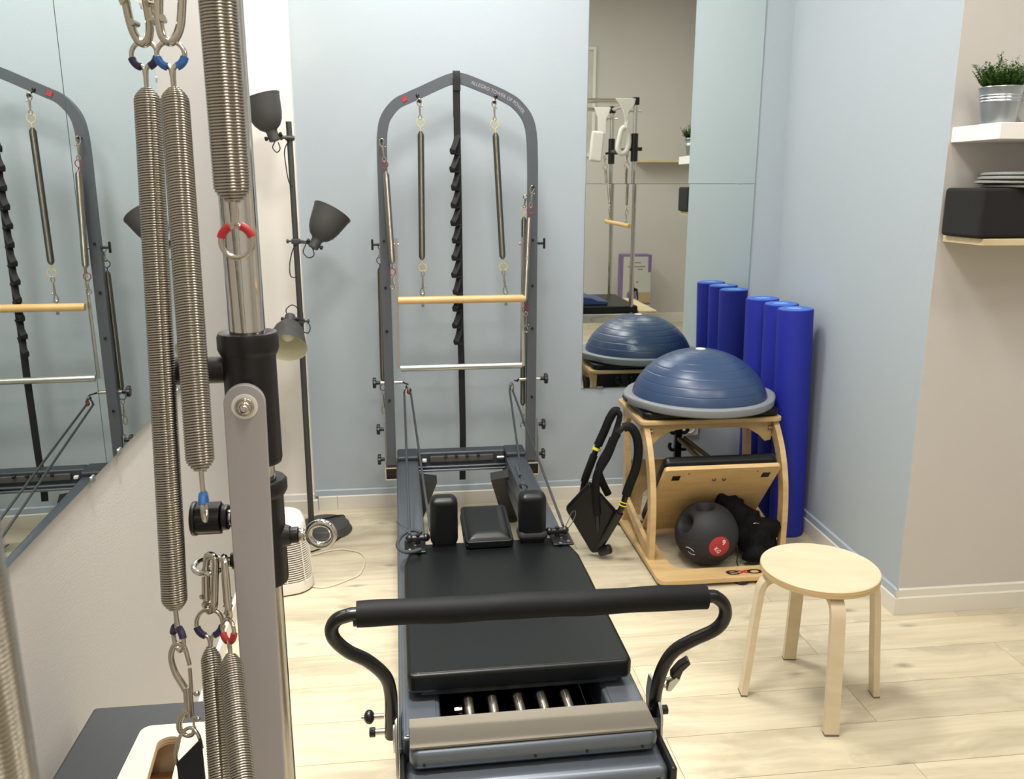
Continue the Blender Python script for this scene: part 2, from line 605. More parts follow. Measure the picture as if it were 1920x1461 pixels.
        for k in range(n):
            k2 = (k + 1) % n
            fs.append((top, k, k2))
            fs.append((bot, (m - 2) * n + k2, (m - 2) * n + k))
        return self.add(vs_, fs)

    def build(self, name, m, parent=None, smooth=True, kind=None, label=None, angle=58, local=False):
        me = bpy.data.meshes.new(name)
        V = self.v
        if parent is not None and not local:
            inv = ROOTM[parent.name].inverted()
            V = [inv @ Vector(p) for p in V]
        me.from_pydata([tuple(p) for p in V], [], self.f)
        me.update()
        bm = bmesh.new()
        bm.from_mesh(me)
        bmesh.ops.recalc_face_normals(bm, faces=list(bm.faces))
        bm.to_mesh(me)
        bm.free()
        if smooth:
            me.polygons.foreach_set('use_smooth', [True] * len(me.polygons))
            me.set_sharp_from_angle(angle=radians(angle))
        me.materials.append(m)
        o = bpy.data.objects.new(name, me)
        C.objects.link(o)
        if smooth and 12 < len(self.f) < 2500:
            wn = o.modifiers.new('weighted_normals', 'WEIGHTED_NORMAL')
            wn.keep_sharp = True
            wn.weight = 80
        if parent is not None:
            o.parent = parent
            ROOTM[o.name] = ROOTM[parent.name]
        else:
            ROOTM[o.name] = Matrix.Identity(4)
        if kind:
            o['kind'] = kind
        if label:
            o['label'] = label
        return o


def thing(name, label, cat, loc=(0, 0, 0), rz=0.0, group=None):
    o = bpy.data.objects.new(name, None)
    o.empty_display_size = 0.05
    C.objects.link(o)
    o.location = loc
    o.rotation_euler = (0, 0, rz)
    ROOTM[o.name] = Matrix.Translation(Vector(loc)) @ Matrix.Rotation(rz, 4, 'Z')
    o['label'] = label
    o['category'] = cat
    if group:
        o['group'] = group
    return o


def tag(o, label, cat, group=None):
    o['label'] = label
    o['category'] = cat
    if group:
        o['group'] = group
    return o


def struct(mb, name, m, smooth=False, **kw):
    return mb.build(name, m, None, smooth, kind='structure', **kw)


def placed(o, origin):
    """move a top-level mesh's origin to its base point"""
    v = Vector(origin)
    o.data.transform(Matrix.Translation(-v))
    o.location = v
    ROOTM[o.name] = Matrix.Translation(v)
    return o


def text_mesh(s, size, bold=0.0, extrude=0.0004, spacing=1.0):
    cu = bpy.data.curves.new('lettering', 'FONT')
    cu.body = s
    cu.size = size
    cu.extrude = extrude
    cu.offset = bold
    cu.align_x = 'CENTER'
    cu.align_y = 'CENTER'
    cu.space_character = spacing
    o = bpy.data.objects.new('lettering', cu)
    C.objects.link(o)
    me = bpy.data.meshes.new_from_object(o.evaluated_get(bpy.context.evaluated_depsgraph_get()))
    vs_ = [v.co.copy() for v in me.vertices]
    fs = [tuple(p.vertices) for p in me.polygons]
    bpy.data.objects.remove(o)
    bpy.data.curves.remove(cu)
    bpy.data.meshes.remove(me)
    return vs_, fs


def basis(o, x, y):
    x = Vector(x).normalized()
    y = Vector(y)
    y = (y - x * y.dot(x)).normalized()
    z = x.cross(y)
    M = Matrix((x, y, z)).transposed().to_4x4()
    M.translation = Vector(o)
    return M


def rrect(w, h, r, n=5, cx=0, cy=0):
    out = []
    for ax, ay, a0 in ((1, 1, 0), (-1, 1, pi / 2), (-1, -1, pi), (1, -1, 1.5 * pi)):
        for k in range(n + 1):
            a = a0 + pi / 2 * k / n
            out.append((cx + ax * (w / 2 - r) + r * cos(a), cy + ay * (h / 2 - r) + r * sin(a)))
    return out


# ------------------------------------------------------------------ room shell
BY = 4.174                        # back wall
LC, LS = cos(radians(2.03)), sin(radians(2.03))


def lw(y, off=0.0):               # x of the left wall surface at depth y (off: distance into the room)
    return (-0.588 + off - y * LS) / LC


def rwx(y):                       # x of the blue right wall of the alcove
    return 1.823 + (y - 2.80) * 0.0262


def wall_prism(name, poly, m, z0=-0.02, z1=CEIL):
    return struct(MB().prism(poly, z1 - z0, Matrix.Translation((0, 0, z0))), name, m)


REAR, RX = -1.64, 3.55
wall_prism('wall_back', [(-0.50, BY), (1.95, BY), (1.95, BY + 0.12), (-0.50, BY + 0.12)], BLUE_WALL)
wall_prism('wall_back_white', [(-0.86, BY - 0.045), (-0.50, BY - 0.045), (-0.50, BY + 0.12), (-0.86, BY + 0.12)], WHITE_WALL)
wall_prism('wall_left', [(lw(REAR - 0.1) - 0.15, REAR - 0.1), (lw(REAR - 0.1), REAR - 0.1), (lw(BY), BY - 0.02), (lw(BY) - 0.15, BY - 0.02)], LEFT_WALL)
wall_prism('wall_right', [(rwx(2.8), 2.8012), (rwx(BY + .05), BY + 0.05), (2.02, BY + 0.05), (2.02, 2.84), (1.86, 2.8012)], BLUE_WALL)
wall_prism('wall_right_return', [(rwx(2.8), 2.80), (RX + 0.1, 2.80), (RX + 0.1, 2.92), (2.03, 2.92), (2.03, 2.801), (rwx(2.8), 2.801)], GREIGE_WALL)
wall_prism('wall_right_far', [(RX, REAR - 0.1), (RX + 0.12, REAR - 0.1), (RX + 0.12, 2.80), (RX, 2.80)], GREIGE_WALL)
wall_prism('wall_rear', [(lw(REAR), REAR - 0.12), (RX, REAR - 0.12), (RX, REAR), (lw(REAR), REAR)], GREIGE_WALL)
struct(MB().prism([(-0.95, REAR - 0.2), (RX + 0.2, REAR - 0.2), (RX + 0.2, 4.4), (-0.95, 4.4)], 0.1, Matrix.Translation((0, 0, CEIL))), 'ceiling', CEILM)

# floor: substrate and one plank object per board
floor = MB().prism([(-0.95, REAR - 0.2), (RX + 0.2, REAR - 0.2), (RX + 0.2, 4.4), (-0.95, 4.4)], 0.03, Matrix.Translation((0, 0, -0.045))).build('floor', UNDER, None, False, kind='structure')
PW, PL = 0.1955, 1.335
plank_cache = {}


def plank_mesh(L):
    k = round(L, 3)
    if k not in plank_cache:
        mb = MB()
        w, h, e = PW / 2 - 0.0008, 0.012, 0.00025
        l = L / 2 - 0.0007
        vs_ = [(-l, -w, -h), (l, -w, -h), (l, w, -h), (-l, w, -h),
               (-l, -w, -e), (l, -w, -e), (l, w, -e), (-l, w, -e),
               (-l + e, -w + e, 0), (l - e, -w + e, 0), (l - e, w - e, 0), (-l + e, w - e, 0)]
        fs = [(3, 2, 1, 0), (8, 9, 10, 11)]
        for a in (0, 4):
            for i in range(4):
                j = (i + 1) % 4
                fs.append((a + i, a + j, a + 4 + j, a + 4 + i))
        me = bpy.data.meshes.new('plank')
        me.from_pydata(vs_, [], fs)
        me.materials.append(PLANK)
        plank_cache[k] = me
    return plank_cache[k]


row0 = 1.967
i = -19
while True:
    y0 = row0 + i * PW
    if y0 > BY - 0.02:
        break
    yc = y0 + PW / 2
    xl = lw(yc) + 0.004
    xr = RX - 0.004 if yc < 2.86 else rwx(yc) + 0.01
    s0 = (0.722 if i % 2 == 0 else 1.39) - 3 * PL
    while s0 < xr:
        a, b2 = max(s0, xl), min(s0 + PL, xr)
        if b2 - a > 0.03:
            p = bpy.data.objects.new('plank', plank_mesh(b2 - a))
            C.objects.link(p)
            p.parent = floor
            p.location = ((a + b2) / 2, yc, 0)
        s0 += PL
    i += 1

# skirting boards: white board in front of an older blue painted one
def skirting(name, p, q, nrm, m=BASEB, z0=0.0005, z1=0.072, t=0.016, seams=()):
    """board from p to q (2-D), nrm points into the room"""
    p, q, nn = Vector((*p, 0)), Vector((*q, 0)), Vector((*nrm, 0)).normalized()
    d = (q - p).normalized()
    L = (q - p).length
    cuts = [0] + [c for c in seams if 0 < c < L] + [L]
    parts = []
    M = basis(p, nn, (0, 0, 1))   # x: into the room, y: up, z: x cross y
    sgn = 1 if M.col[2].to_3d().dot(d) > 0 else -1
    for k in range(len(cuts) - 1):
        a, b2 = cuts[k] + (0.0006 if k else 0), cuts[k + 1] - (0.0006 if k < len(cuts) - 2 else 0)
        Mk = M.copy()
        Mk.translation = p + d * (a if sgn > 0 else b2)
        parts.append(MB().prism([(0, z0), (t, z0), (t, z1 - 0.004), (t - 0.004, z1), (0, z1)], b2 - a, Mk))
    o = parts[0].build(name, m, None, False, kind='structure')
    for x in parts[1:]:
        x.build('skirting_board', m, o, False)
    return o


skirting('baseboard_back', (-0.484, BY), (rwx(BY), BY), (0, -1), seams=(0.093, 0.70, 1.95))
skirting('trim_1', (-0.50, BY), (rwx(BY), BY), (0, -1), LEDGE, 0.072, 0.104, 0.010)
skirting('baseboard_back_white', (-0.73, BY - 0.045), (-0.484, BY - 0.045), (0, -1))
skirting('trim_2', (-0.73, BY - 0.045), (-0.50, BY - 0.045), (0, -1), WHITEM, 0.072, 0.104, 0.010)
skirting('baseboard_right', (rwx(BY), BY - 0.016), (rwx(2.8), 2.785), (-1, 0.026))
skirting('trim_3', (rwx(BY), BY - 0.01), (rwx(2.8), 2.7902), (-1, 0.026), LEDGE, 0.072, 0.104, 0.010)
skirting('baseboard_right_return', (rwx(2.8) - 0.016, 2.80), (RX, 2.80), (0, -1))
skirting('trim_4', (rwx(2.8) - 0.0098, 2.80), (RX, 2.80), (0, -1), BASEB, 0.072, 0.104, 0.010)
skirting('baseboard_left', (lw(REAR), REAR), (lw(BY - .045), BY - 0.045), (1, 0.0354), t=0.012)
skirting('baseboard_rear', (lw(REAR), REAR), (RX, REAR), (0, 1), z1=0.11)
skirting('baseboard_right_far', (RX, REAR), (RX, 2.80), (-1, 0), z1=0.11)

# ------------------------------------------------------------------ ceiling lamps and added floor spotlight
for k, (x, y, p) in LIGHTS.items():
    lab = {'front': 'round white ceiling lamp above the long black exercise bed', 'right': 'round white ceiling lamp above the wooden stool', 'alcove': 'added round white fill lamp out of view above the tower and exercise chair',
           'back': 'round white ceiling lamp behind the camera over the open floor', 'far': 'round white ceiling lamp near the far right wall'}[k]
    t = thing('ceiling_lamp', lab, 'lamp', (x, y, CEIL), 0, 'round ceiling lamps')
    MB().lathe([(0.35, 0), (0.36, -0.01), (0.36, -0.06), (0.35, -0.066), (0.338, -0.066), (0.338, -0.03)], (x, y, CEIL), n=40, cap1=False).build('housing', WHITEM, t)
    MB().lathe([(0.336, -0.03), (0.336, -0.06), (0.001, -0.064)], (x, y, CEIL), n=40).build('diffuser', DIFFUSER, t)

t = thing('fill_spotlight', 'added white fill spotlight on a short rod, out of view, brightening the floor', 'lamp', (SPOT_POS.x, SPOT_POS.y, CEIL))
ax = (SPOT_AIM - SPOT_POS).normalized()
MB().cyl((SPOT_POS.x, SPOT_POS.y, CEIL), (SPOT_POS.x, SPOT_POS.y, CEIL - 0.02), 0.05, 28).build('canopy', WHITEM, t)
MB().cyl((SPOT_POS.x, SPOT_POS.y, CEIL - 0.02), SPOT_POS, 0.008, 12).build('rod', WHITEM, t)
MB().lathe([(0.03, -0.07), (0.05, -0.06), (0.058, 0.07), (0.054, 0.07), (0.046, -0.03)], SPOT_POS, ax, 32, cap1=False).build('head', WHITEM, t)
MB().lathe([(0.001, 0.02), (0.045, 0.025), (0.001, 0.03)], SPOT_POS, ax, 24).build('bulb', DIFFUSER, t)

# ------------------------------------------------------------------ mirrors
def mirror_panel(label, M, w, h, group, t=0.005):
    """M: origin lower-left corner, x along width, y up, z out of the wall"""
    o = thing('wall_mirror', label, 'mirror', M.translation, 0, group)
    MB().prism([(0, 0), (w, 0), (w, h), (0, h)], t, M).build('backing', MIRROR_EDGE, o, False)
    M2 = M @ Matrix.Translation((0, 0, t + 0.0003))
    e = 0.0006
    MB().add([(e, e, 0), (w - e, e, 0), (w - e, h - e, 0), (e, h - e, 0)], [(0, 1, 2, 3)], M2).build('glass', MIRROR, o, False)
    return o


def clip(parent, c, nrm, w=0.028, h=0.012):
    x = Vector((0, 0, 1)).cross(Vector(nrm)).normalized()
    MB().prism(rrect(w, h, 0.003), 0.009, basis(c, x, (0, 0, 1))).build('clip', ALU, parent)


a12 = radians(0.12)
m1 = mirror_panel('upper frameless wall mirror panel beside the blue corner', basis((0.862, BY - 0.001, 1.6125), (1, 0, 0), (0, 0, 1)), 0.851, 1.02, 'mirror panels on the blue wall')
m2 = mirror_panel('lower frameless wall mirror panel behind the blue dome', basis((0.860, BY - 0.0015, 0.597), (1, -0.0021, 0), (0, 0, 1)), 0.851, 1.0142, 'mirror panels on the blue wall')
clip(m2, (0.955, BY - 0.001, 1.612), (0, -1, 0), 0.032, 0.009)
clip(m2, (1.64, BY - 0.001, 1.612), (0, -1, 0), 0.032, 0.009)
clip(m2, (0.955, BY - 0.001, 0.598), (0, -1, 0), 0.032, 0.009)
clip(m2, (1.60, BY - 0.001, 0.598), (0, -1, 0), 0.032, 0.009)
LD = Vector((-LS, LC, 0))         # along the left wall, into depth
LN = Vector((LC, LS, 0))


def lp(y, z, off=0.0):
    return Vector((lw(y, off), y, z))


MLEN = 0.766
yb = 1.809
# x axis runs along the wall (towards +depth), y up, z out: x cross y = LD x Z = (LC, LS, 0)
m3 = mirror_panel('frameless mirror panel at the far end of the left wall', basis(lp(yb, 1.028, 0.0015), LD, (0, 0, 1)), MLEN, 1.027, 'mirror panels on the left wall', 0.006)
m4 = mirror_panel('frameless mirror panel on the left wall nearest the camera', basis(lp(yb - MLEN - 0.003, 1.028, 0.0015), LD, (0, 0, 1)), MLEN, 1.027, 'mirror panels on the left wall', 0.006)
for mm, yy in ((m3, yb), (m4, yb - MLEN - 0.003)):
    for f in (0.12, 0.88):
        for z in (1.028, 2.055):
            clip(mm, lp(yy + MLEN * f, z, 0.001), LN, 0.02, 0.014)
clip(m3, lp(yb + MLEN + 0.0, 1.885, 0.001), LN, 0.010, 0.016)

# ------------------------------------------------------------------ pilates reformer with its tower
RS = 0.0138
RR = Matrix.Rotation(RS, 3, 'Z')


def rf(u, v, z):
    return Vector((0.2525 + u * cos(RS) - v * sin(RS), 1.8 + u * sin(RS) + v * cos(RS), z))


ref = thing('pilates_reformer', 'grey metal exercise bed with black sliding carriage, foot bar and tall arched tower', 'exercise machine', (0.2525, 1.8, 0), RS)
for s in (-1, 1):
    mb = MB().box(rf(s * 0.2525, 1.04, 0.28), (0.095, 2.18, 0.16), 0.008, R=RR)
    mb.box(rf(s * 0.2525, 1.04, 0.3605), (0.074, 2.17, 0.006), 0.002, R=RR)
    mb.box(rf(s * 0.302, 1.04, 0.235), (0.008, 2.18, 0.018), 0.003, R=RR)
    mb.box(rf(s * 0.302, 1.04, 0.325), (0.008, 2.18, 0.018), 0.003, R=RR)
    mb.build('side_rail', GREYMETAL, ref)
    mb = MB().box(rf(s * 0.203, 1.05, 0.25), (0.006, 2.1, 0.06), 0.001, R=RR)
    mb.build('inner_track', DARKGREY, ref)
for s in (-1, 1):
    MB().box(rf(s * 0.2525, 2.06, 0.374), (0.097, 0.13, 0.022), 0.008, R=RR).build('corner_cap', DARKGREY, ref)
# rear cross member with hook notches
b = MB().box(rf(0, 2.085, 0.34), (0.415, 0.07, 0.088), 0.010, R=RR).build('cross_beam', DARKGREY, ref)
MB().box(rf(0, 2.036, 0.318), (0.41, 0.02, 0.008), 0.003, R=RR).box(rf(0, 2.030, 0.300), (0.41, 0.012, 0.012), 0.004, R=RR).build('beam_lip', GREYMETAL, b)
MB().box(rf(0, 2.045, 0.352), (0.30, 0.014, 0.03), 0.004, R=RR).build('beam_recess', mat('recess_brown_grey', srgb(78, 76, 74), 0.55), b)
for u in (-0.075, -0.025, 0.025, 0.078):
    MB().box(rf(u, 2.036, 0.366), (0.014, 0.02, 0.010), 0.002, R=RR).build('hook_notch', BLACKP, b)
MB().box(rf(-0.176, 2.03, 0.352), (0.02, 0.02, 0.014), 0.003, R=RR).build('rubber_stop', WHITEP, b, label='small white stop block')
MB().cyl(rf(0.165, 2.03, 0.352), rf(0.198, 2.03, 0.352), 0.009, 14).build('rubber_stop', ALU, b)
for s in (-1, 1):
    mb = MB()
    tp, bt = rf(s * 0.165, 1.93, 0.30), rf(s * 0.245, 2.10, 0.02)
    mb.ribbon([tp, bt], 0.085, 0.045, (1, 0, 0))
    lg = mb.build('rear_leg', BLACKP, ref)
    MB().cyl(bt + Vector((0, 0, -0.018)), bt + Vector((0, 0, 0.006)), 0.028, 20, bev=0.004).build('rubber_foot', BLACKP, lg)
    mb = MB().ribbon([rf(s * 0.2525, -0.12, 0.22), rf(s * 0.2525, -0.16, 0.02)], 0.08, 0.045, (1, 0, 0))
    lg = mb.build('front_leg', BLACKP, ref)
    MB().cyl(rf(s * 0.2525, -0.16, 0.001), rf(s * 0.2525, -0.16, 0.02), 0.028, 20, bev=0.004).build('rubber_foot', BLACKP, lg)
# bottom tray and springs under the carriage
MB().box(rf(0, 0.16, 0.215), (0.40, 0.44, 0.01), R=RR).box(rf(0, 0.37, 0.27), (0.40, 0.01, 0.12), R=RR).build('spring_tray', BLACKP, ref)
for u in (-0.131, -0.070, -0.004, 0.056, 0.119):
    sp = MB().helix(rf(u, -0.03, 0.325), rf(u, 0.36, 0.325), 0.0135, 0.0008, 10, 5, taper=1.0).build('carriage_spring', SPRINGM, ref, angle=75)
    MB().cyl(rf(u, 0.13, 0.325), rf(u, 0.34, 0.325), 0.0165, 16).build('spring_cover', BLACKP, sp)
mb = MB().cyl(rf(-0.168, 0.085, 0.332), rf(-0.155, 0.085, 0.332), 0.007, 6).cyl(rf(-0.158, 0.085, 0.332), rf(-0.150, 0.085, 0.332), 0.010, 16)
mb.build('hex_bolt', NICKEL, ref)
# carriage
car = MB().box(rf(0, 0.48, 0.378), (0.50, 0.76, 0.02), 0.004, R=RR).build('carriage_frame', DARKGREY, ref)
Mz = Matrix.Translation(rf(0, 0, 0.385)) @ RR.to_4x4()


def pad_poly(u, v0, v1, vc, uc, r=0.022):
    pts = []
    for cx, cy, a0 in ((-u + r, v0 + r, pi), (u - r, v0 + r, 1.5 * pi)):
        for k in range(6):
            a = a0 + pi / 2 * k / 5
            pts.append((cx + r * cos(a), cy + r * sin(a)))
    pts += [(u, vc), (uc, v1 - 0.03), (uc - 0.02, v1), (-uc + 0.02, v1), (-uc, v1 - 0.03), (-u, vc)]
    return pts


MB().prism(pad_poly(0.284, 0.083, 0.875, 0.73, 0.262), 0.052, Mz, bevel=0.011).build('carriage_pad', VINYL, ref)
Ms = Matrix.Translation(rf(0, 0, 0.4365)) @ RR.to_4x4()
pp = pad_poly(0.274, 0.093, 0.865, 0.725, 0.253)
pts = [(Ms @ Vector((x, y, 0))) for x, y in pp]
MB().tube(pts + [pts[0]], 0.0012, 5).build('pad_seam', VINYL, car)
for s, lab in ((-1, None), (1, None)):
    rest = MB().box(rf(s * 0.148, 0.862, 0.524), (0.092, 0.070, 0.170), 0.024, 4, R=RR).build('shoulder_rest', VINYL, ref)
    MB().box(rf(s * 0.148, 0.862, 0.446), (0.078, 0.05, 0.03), 0.004, R=RR).build('rest_bracket', BLACKP, rest)
    if s > 0:
        MB().box(rf(s * 0.148, 0.861, 0.462), (0.100, 0.078, 0.034), 0.022, 4, R=RR).build('elastic_band', WEB, rest)
hr = Matrix.Translation(rf(-0.001, 0.920, 0.460)) @ RR.to_4x4() @ Matrix.Rotation(radians(8), 4, 'X')
mb = MB()
bm = bmesh.new()
bmesh.ops.create_grid(bm, x_segments=16, y_segments=22, size=0.5)
vs_ = []
for p in bm.verts:
    x, y = p.co.x * 0.156, p.co.y * 0.238
    e = min(0.078 - abs(x), 0.119 - abs(y))
    vs_.append((x, y, 0.020 + 0.018 * (1 - (1 - min(1, e / 0.045)) ** 2.2) if e > 1e-5 else 0.010))
bm.verts.index_update()
fs = [[q.index for q in f.verts] for f in bm.faces]
bm.free()
mb.add(vs_, fs, hr)
mb.box((0, 0, 0), (0, 0, 0)) if False else None
mb2 = MB().prism(rrect(0.160, 0.242, 0.016), 0.024, hr, bevel=0.004)
h = mb2.build('headrest', VINYL, ref)
mb.build('headrest_cushion', VINYL, h)
mb = MB().prism(rrect(0.168, 0.250, 0.012), 0.006, hr @ Matrix.Translation((0.002, -0.004, -0.012)))
mb.build('headrest_board', BLACKP, h)
# rope fittings on the carriage shoulders
for s in (-1, 1):
    b = MB().box(rf(s * 0.245, 0.845, 0.441), (0.07, 0.10, 0.008), 0.003, R=RR).build('rope_plate', BLACKP, ref)
    c0 = rf(s * 0.235, 0.865, 0.462)
    MB().cyl(c0 + Vector((-0.03, 0, 0)), c0 + Vector((0.03, 0.004, 0)), 0.011, 14, bev=0.003).cyl(c0 + Vector((0, 0, -0.02)), c0 + Vector((0, 0, 0.014)), 0.008, 12).sphere(c0 + Vector((0.027, 0.004, 0)), 0.014, 12, 8).sphere(c0 + Vector((-0.027, 0.0, 0)), 0.014, 12, 8).build('rope_cleat', BLACKP, b)
    for du, dv in ((-0.012, -0.05), (0.018, -0.036), (0.0, 0.0)):
        MB().cyl(rf(s * (0.245 + du), 0.845 + dv, 0.444), rf(s * (0.245 + du), 0.845 + dv, 0.450), 0.0065, 12, bev=0.001).build('rivet', NICKEL, b)
c0 = rf(-0.27, 0.835, 0.455)
MB().tube(catmull([rf(-0.222, 0.89, 0.47), rf(-0.25, 0.905, 0.475), rf(-0.285, 0.885, 0.468), rf(-0.303, 0.83, 0.46), rf(-0.288, 0.785, 0.455), rf(-0.255, 0.775, 0.455), rf(-0.228, 0.79, 0.455)], 6), 0.0062, 8).build('rope_tail_loop', ROPE, ref)
MB().tube(catmull([rf(-0.25, 0.90, 0.47), rf(-0.275, 0.925, 0.478), rf(-0.30, 0.945, 0.49), rf(-0.302, 0.95, 0.488), rf(-0.272, 0.905, 0.47), rf(-0.255, 0.885, 0.465)], 5), 0.0016, 5).build('thin_cord_loop', ROPE, ref)
MB().tube(catmull([rf(0.262, 0.88, 0.462), rf(0.285, 0.92, 0.475), rf(0.305, 0.96, 0.488), rf(0.318, 0.965, 0.49), rf(0.312, 0.94, 0.48), rf(0.285, 0.895, 0.464), rf(0.262, 0.875, 0.46)], 5), 0.0016, 5).build('thin_cord_loop', ROPE, ref)
# standing platform at the foot end
fp = MB().box(rf(0.003, -0.063, 0.352), (0.572, 0.135, 0.056), 0.022, 4, R=RR).build('foot_platform', GREYMETAL, ref)
MB().box(rf(0.003, -0.068, 0.3825), (0.568, 0.108, 0.006), 0.001, R=RR).build('grit_strip', GRITM, fp, label='brownish grey anti-slip strip')
for u in (-0.25, 0.0, 0.12, 0.25):
    MB().cyl(rf(u, -0.128, 0.345), rf(u, -0.133, 0.345), 0.0035, 10).build('rivet', BLACKP, fp)
lo = MB().box(rf(0.006, -0.115, 0.262), (0.596, 0.13, 0.116), 0.024, 4, R=RR).build('front_beam', GREYMETAL, ref)
MB().box(rf(0.006, -0.181, 0.268), (0.46, 0.004, 0.02), 0.001, R=RR).build('beam_strip', BAR_GREY, lo)
for s in (-1, 1):
    MB().box(rf(0.006 + s * 0.304, -0.11, 0.262), (0.016, 0.15, 0.12), 0.006, R=RR).build('end_cap', BLACKP, lo)
    for z in (0.29, 0.245):
        MB().cyl(rf(0.006 + s * 0.27, -0.178, z), rf(0.006 + s * 0.27, -0.184, z), 0.006, 12).build('bolt', BLACKP, lo)
# foot bar
FBP = [(-0.072, 1.800, 0.332), (-0.069, 1.781, 0.402), (-0.068, 1.763, 0.468), (-0.078, 1.748, 0.522), (-0.114, 1.735, 0.571), (-0.155, 1.727, 0.602),
       (-0.182, 1.717, 0.638), (-0.187, 1.709, 0.669), (-0.174, 1.702, 0.694), (-0.150, 1.699, 0.704), (-0.129, 1.699, 0.706), (0.0, 1.6995, 0.704), (0.26, 1.700, 0.7025), (0.52, 1.7005, 0.7005),
       (0.649, 1.701, 0.699), (0.671, 1.702, 0.694), (0.693, 1.708, 0.671), (0.700, 1.718, 0.634), (0.683, 1.727, 0.600), (0.634, 1.735, 0.572),
       (0.593, 1.744, 0.541), (0.571, 1.757, 0.490), (0.564, 1.776, 0.420), (0.566, 1.795, 0.345)]
fb = MB().tube(catmull(FBP, 5), 0.0150, 16).build('foot_bar', TUBEBLK, ref)
mb = MB()
e0, e1 = Vector((-0.131, 1.699, 0.7055)), Vector((0.646, 1.701, 0.6992))
n_ = 60
pts, rr = [], []
for k in range(n_ + 1):
    f = k / n_
    pts.append(e0.lerp(e1, f) + Vector((0, 0, 0.0008 * sin(f * 17))))
    rr.append(0.0282 + 0.0006 * sin(f * 31) + (0.0016 if 0.40 < f < 0.415 else 0))
mb.tube([pts[0], *pts, pts[-1]], [0.017, *rr, 0.017], 24)
mb.build('bar_grip', FOAMBLK, fb)
MB().cyl((-0.139, 1.699, 0.692), (-0.128, 1.699, 0.692), 0.014, 14).build('grip_end', BLACKP, fb)
for s, px in ((-1, -0.0585), (1, 0.5705)):
    pl = MB().prism([(1.735, 0.268), (1.77, 0.262), (1.865, 0.30), (1.875, 0.36), (1.86, 0.412), (1.80, 0.418), (1.745, 0.37)], 0.006, basis((px - 0.003, 0, 0), (0, 1, 0), (0, 0, 1)), bevel=0.001).build('pivot_plate', ALU, ref)
    MB().cyl((px, 1.805, 0.342), (px + s * 0.008, 1.805, 0.342), 0.050, 32, bev=0.001).build('locking_disc', ALU, pl)
    MB().box((px, 1.80, 0.30), (0.004, 0.10, 0.11), 0.001).build('steel_backing', NICKEL, pl)
mb = MB().cyl((-0.086, 1.783, 0.398), (-0.125, 1.783, 0.398), 0.006, 12)
k = MB().sphere((-0.120, 1.783, 0.398), 0.0165, 18, 12, (0.75, 1, 1)).build('ball_knob', BLACKP, fb)
mb.cyl((-0.128, 1.783, 0.398), (-0.138, 1.783, 0.398), 0.0045, 10).build('knob_pin', NICKEL, k)
k = MB().cyl((-0.108, 1.797, 0.347), (-0.122, 1.797, 0.347), 0.0115, 16, bev=0.002).build('bolt_head', BLACKP, fb)
MB().cyl((-0.086, 1.797, 0.347), (-0.110, 1.797, 0.347), 0.007, 12).build('washer', NICKEL, k)
k = MB().cyl((0.585, 1.795, 0.352), (0.600, 1.795, 0.352), 0.0115, 16, bev=0.002).build('bolt_head', BLACKP, fb)
lv = MB().prism([(0, 0), (0.018, 0), (0.024, 0.03), (0.040, 0.052), (0.034, 0.064), (0.014, 0.048), (-0.002, 0.02)], 0.022, basis((0.598, 1.785, 0.452), (1, 0, 0), (0, -0.25, 1)), bevel=0.003).build('release_lever', TUBEBLK, fb)
MB().prism([(0, 0), (0.012, -0.002), (0.030, 0.034), (0.020, 0.042), (0.004, 0.03)], 0.016, basis((0.586, 1.782, 0.424), (1, 0, 0), (0, -0.25, 1)), bevel=0.002).build('lever_cam', ALU, lv)
MB().cyl((0.565, 1.768, 0.452), (0.612, 1.768, 0.455), 0.004, 10).cyl((0.565, 1.775, 0.43), (0.590, 1.775, 0.43), 0.0045, 10).build('lever_pin', NICKEL, lv)

# tower: arched square tube
TP = [(-0.106, 0.30), (-0.106, 0.60), (-0.105, 0.95), (-0.104, 1.30), (-0.103, 1.60), (-0.103, 1.72), (-0.099, 1.82), (-0.082, 1.890), (-0.035, 1.948), (0.02, 1.976), (0.077, 2.001), (0.15, 2.034), (0.195, 2.052),
      (0.231, 2.060), (0.268, 2.054), (0.32, 2.036), (0.393, 2.008), (0.445, 1.985), (0.495, 1.955), (0.542, 1.900), (0.563, 1.83), (0.569, 1.72), (0.570, 1.60), (0.569, 1.30), (0.568, 0.95), (0.567, 0.60), (0.566, 0.30)]
TY = 3.952
arch = MB().ribbon(catmull([(x, TY, z) for x, z in TP], 5), 0.046, 0.044, (0, 1, 0)).build('tower_arch', ARCHM, ref, angle=50)
for z in (1.60, 1.36, 1.15, 0.95, 0.62):
    for x in (-0.107, 0.569):
        if (z, x) == (1.60, -0.107):
            continue
        MB().cyl((x, TY - 0.022, z), (x, TY - 0.030, z), 0.0062, 12, bev=0.001).build('socket_bolt', BLACKP, arch)
MB().box((0.007 - 0.005, TY - 0.0245, 1.969), (0.022, 0.002, 0.020), 0.0, R=Matrix.Rotation(radians(-24), 3, 'Y')).build('red_sticker', REDDOT, arch)
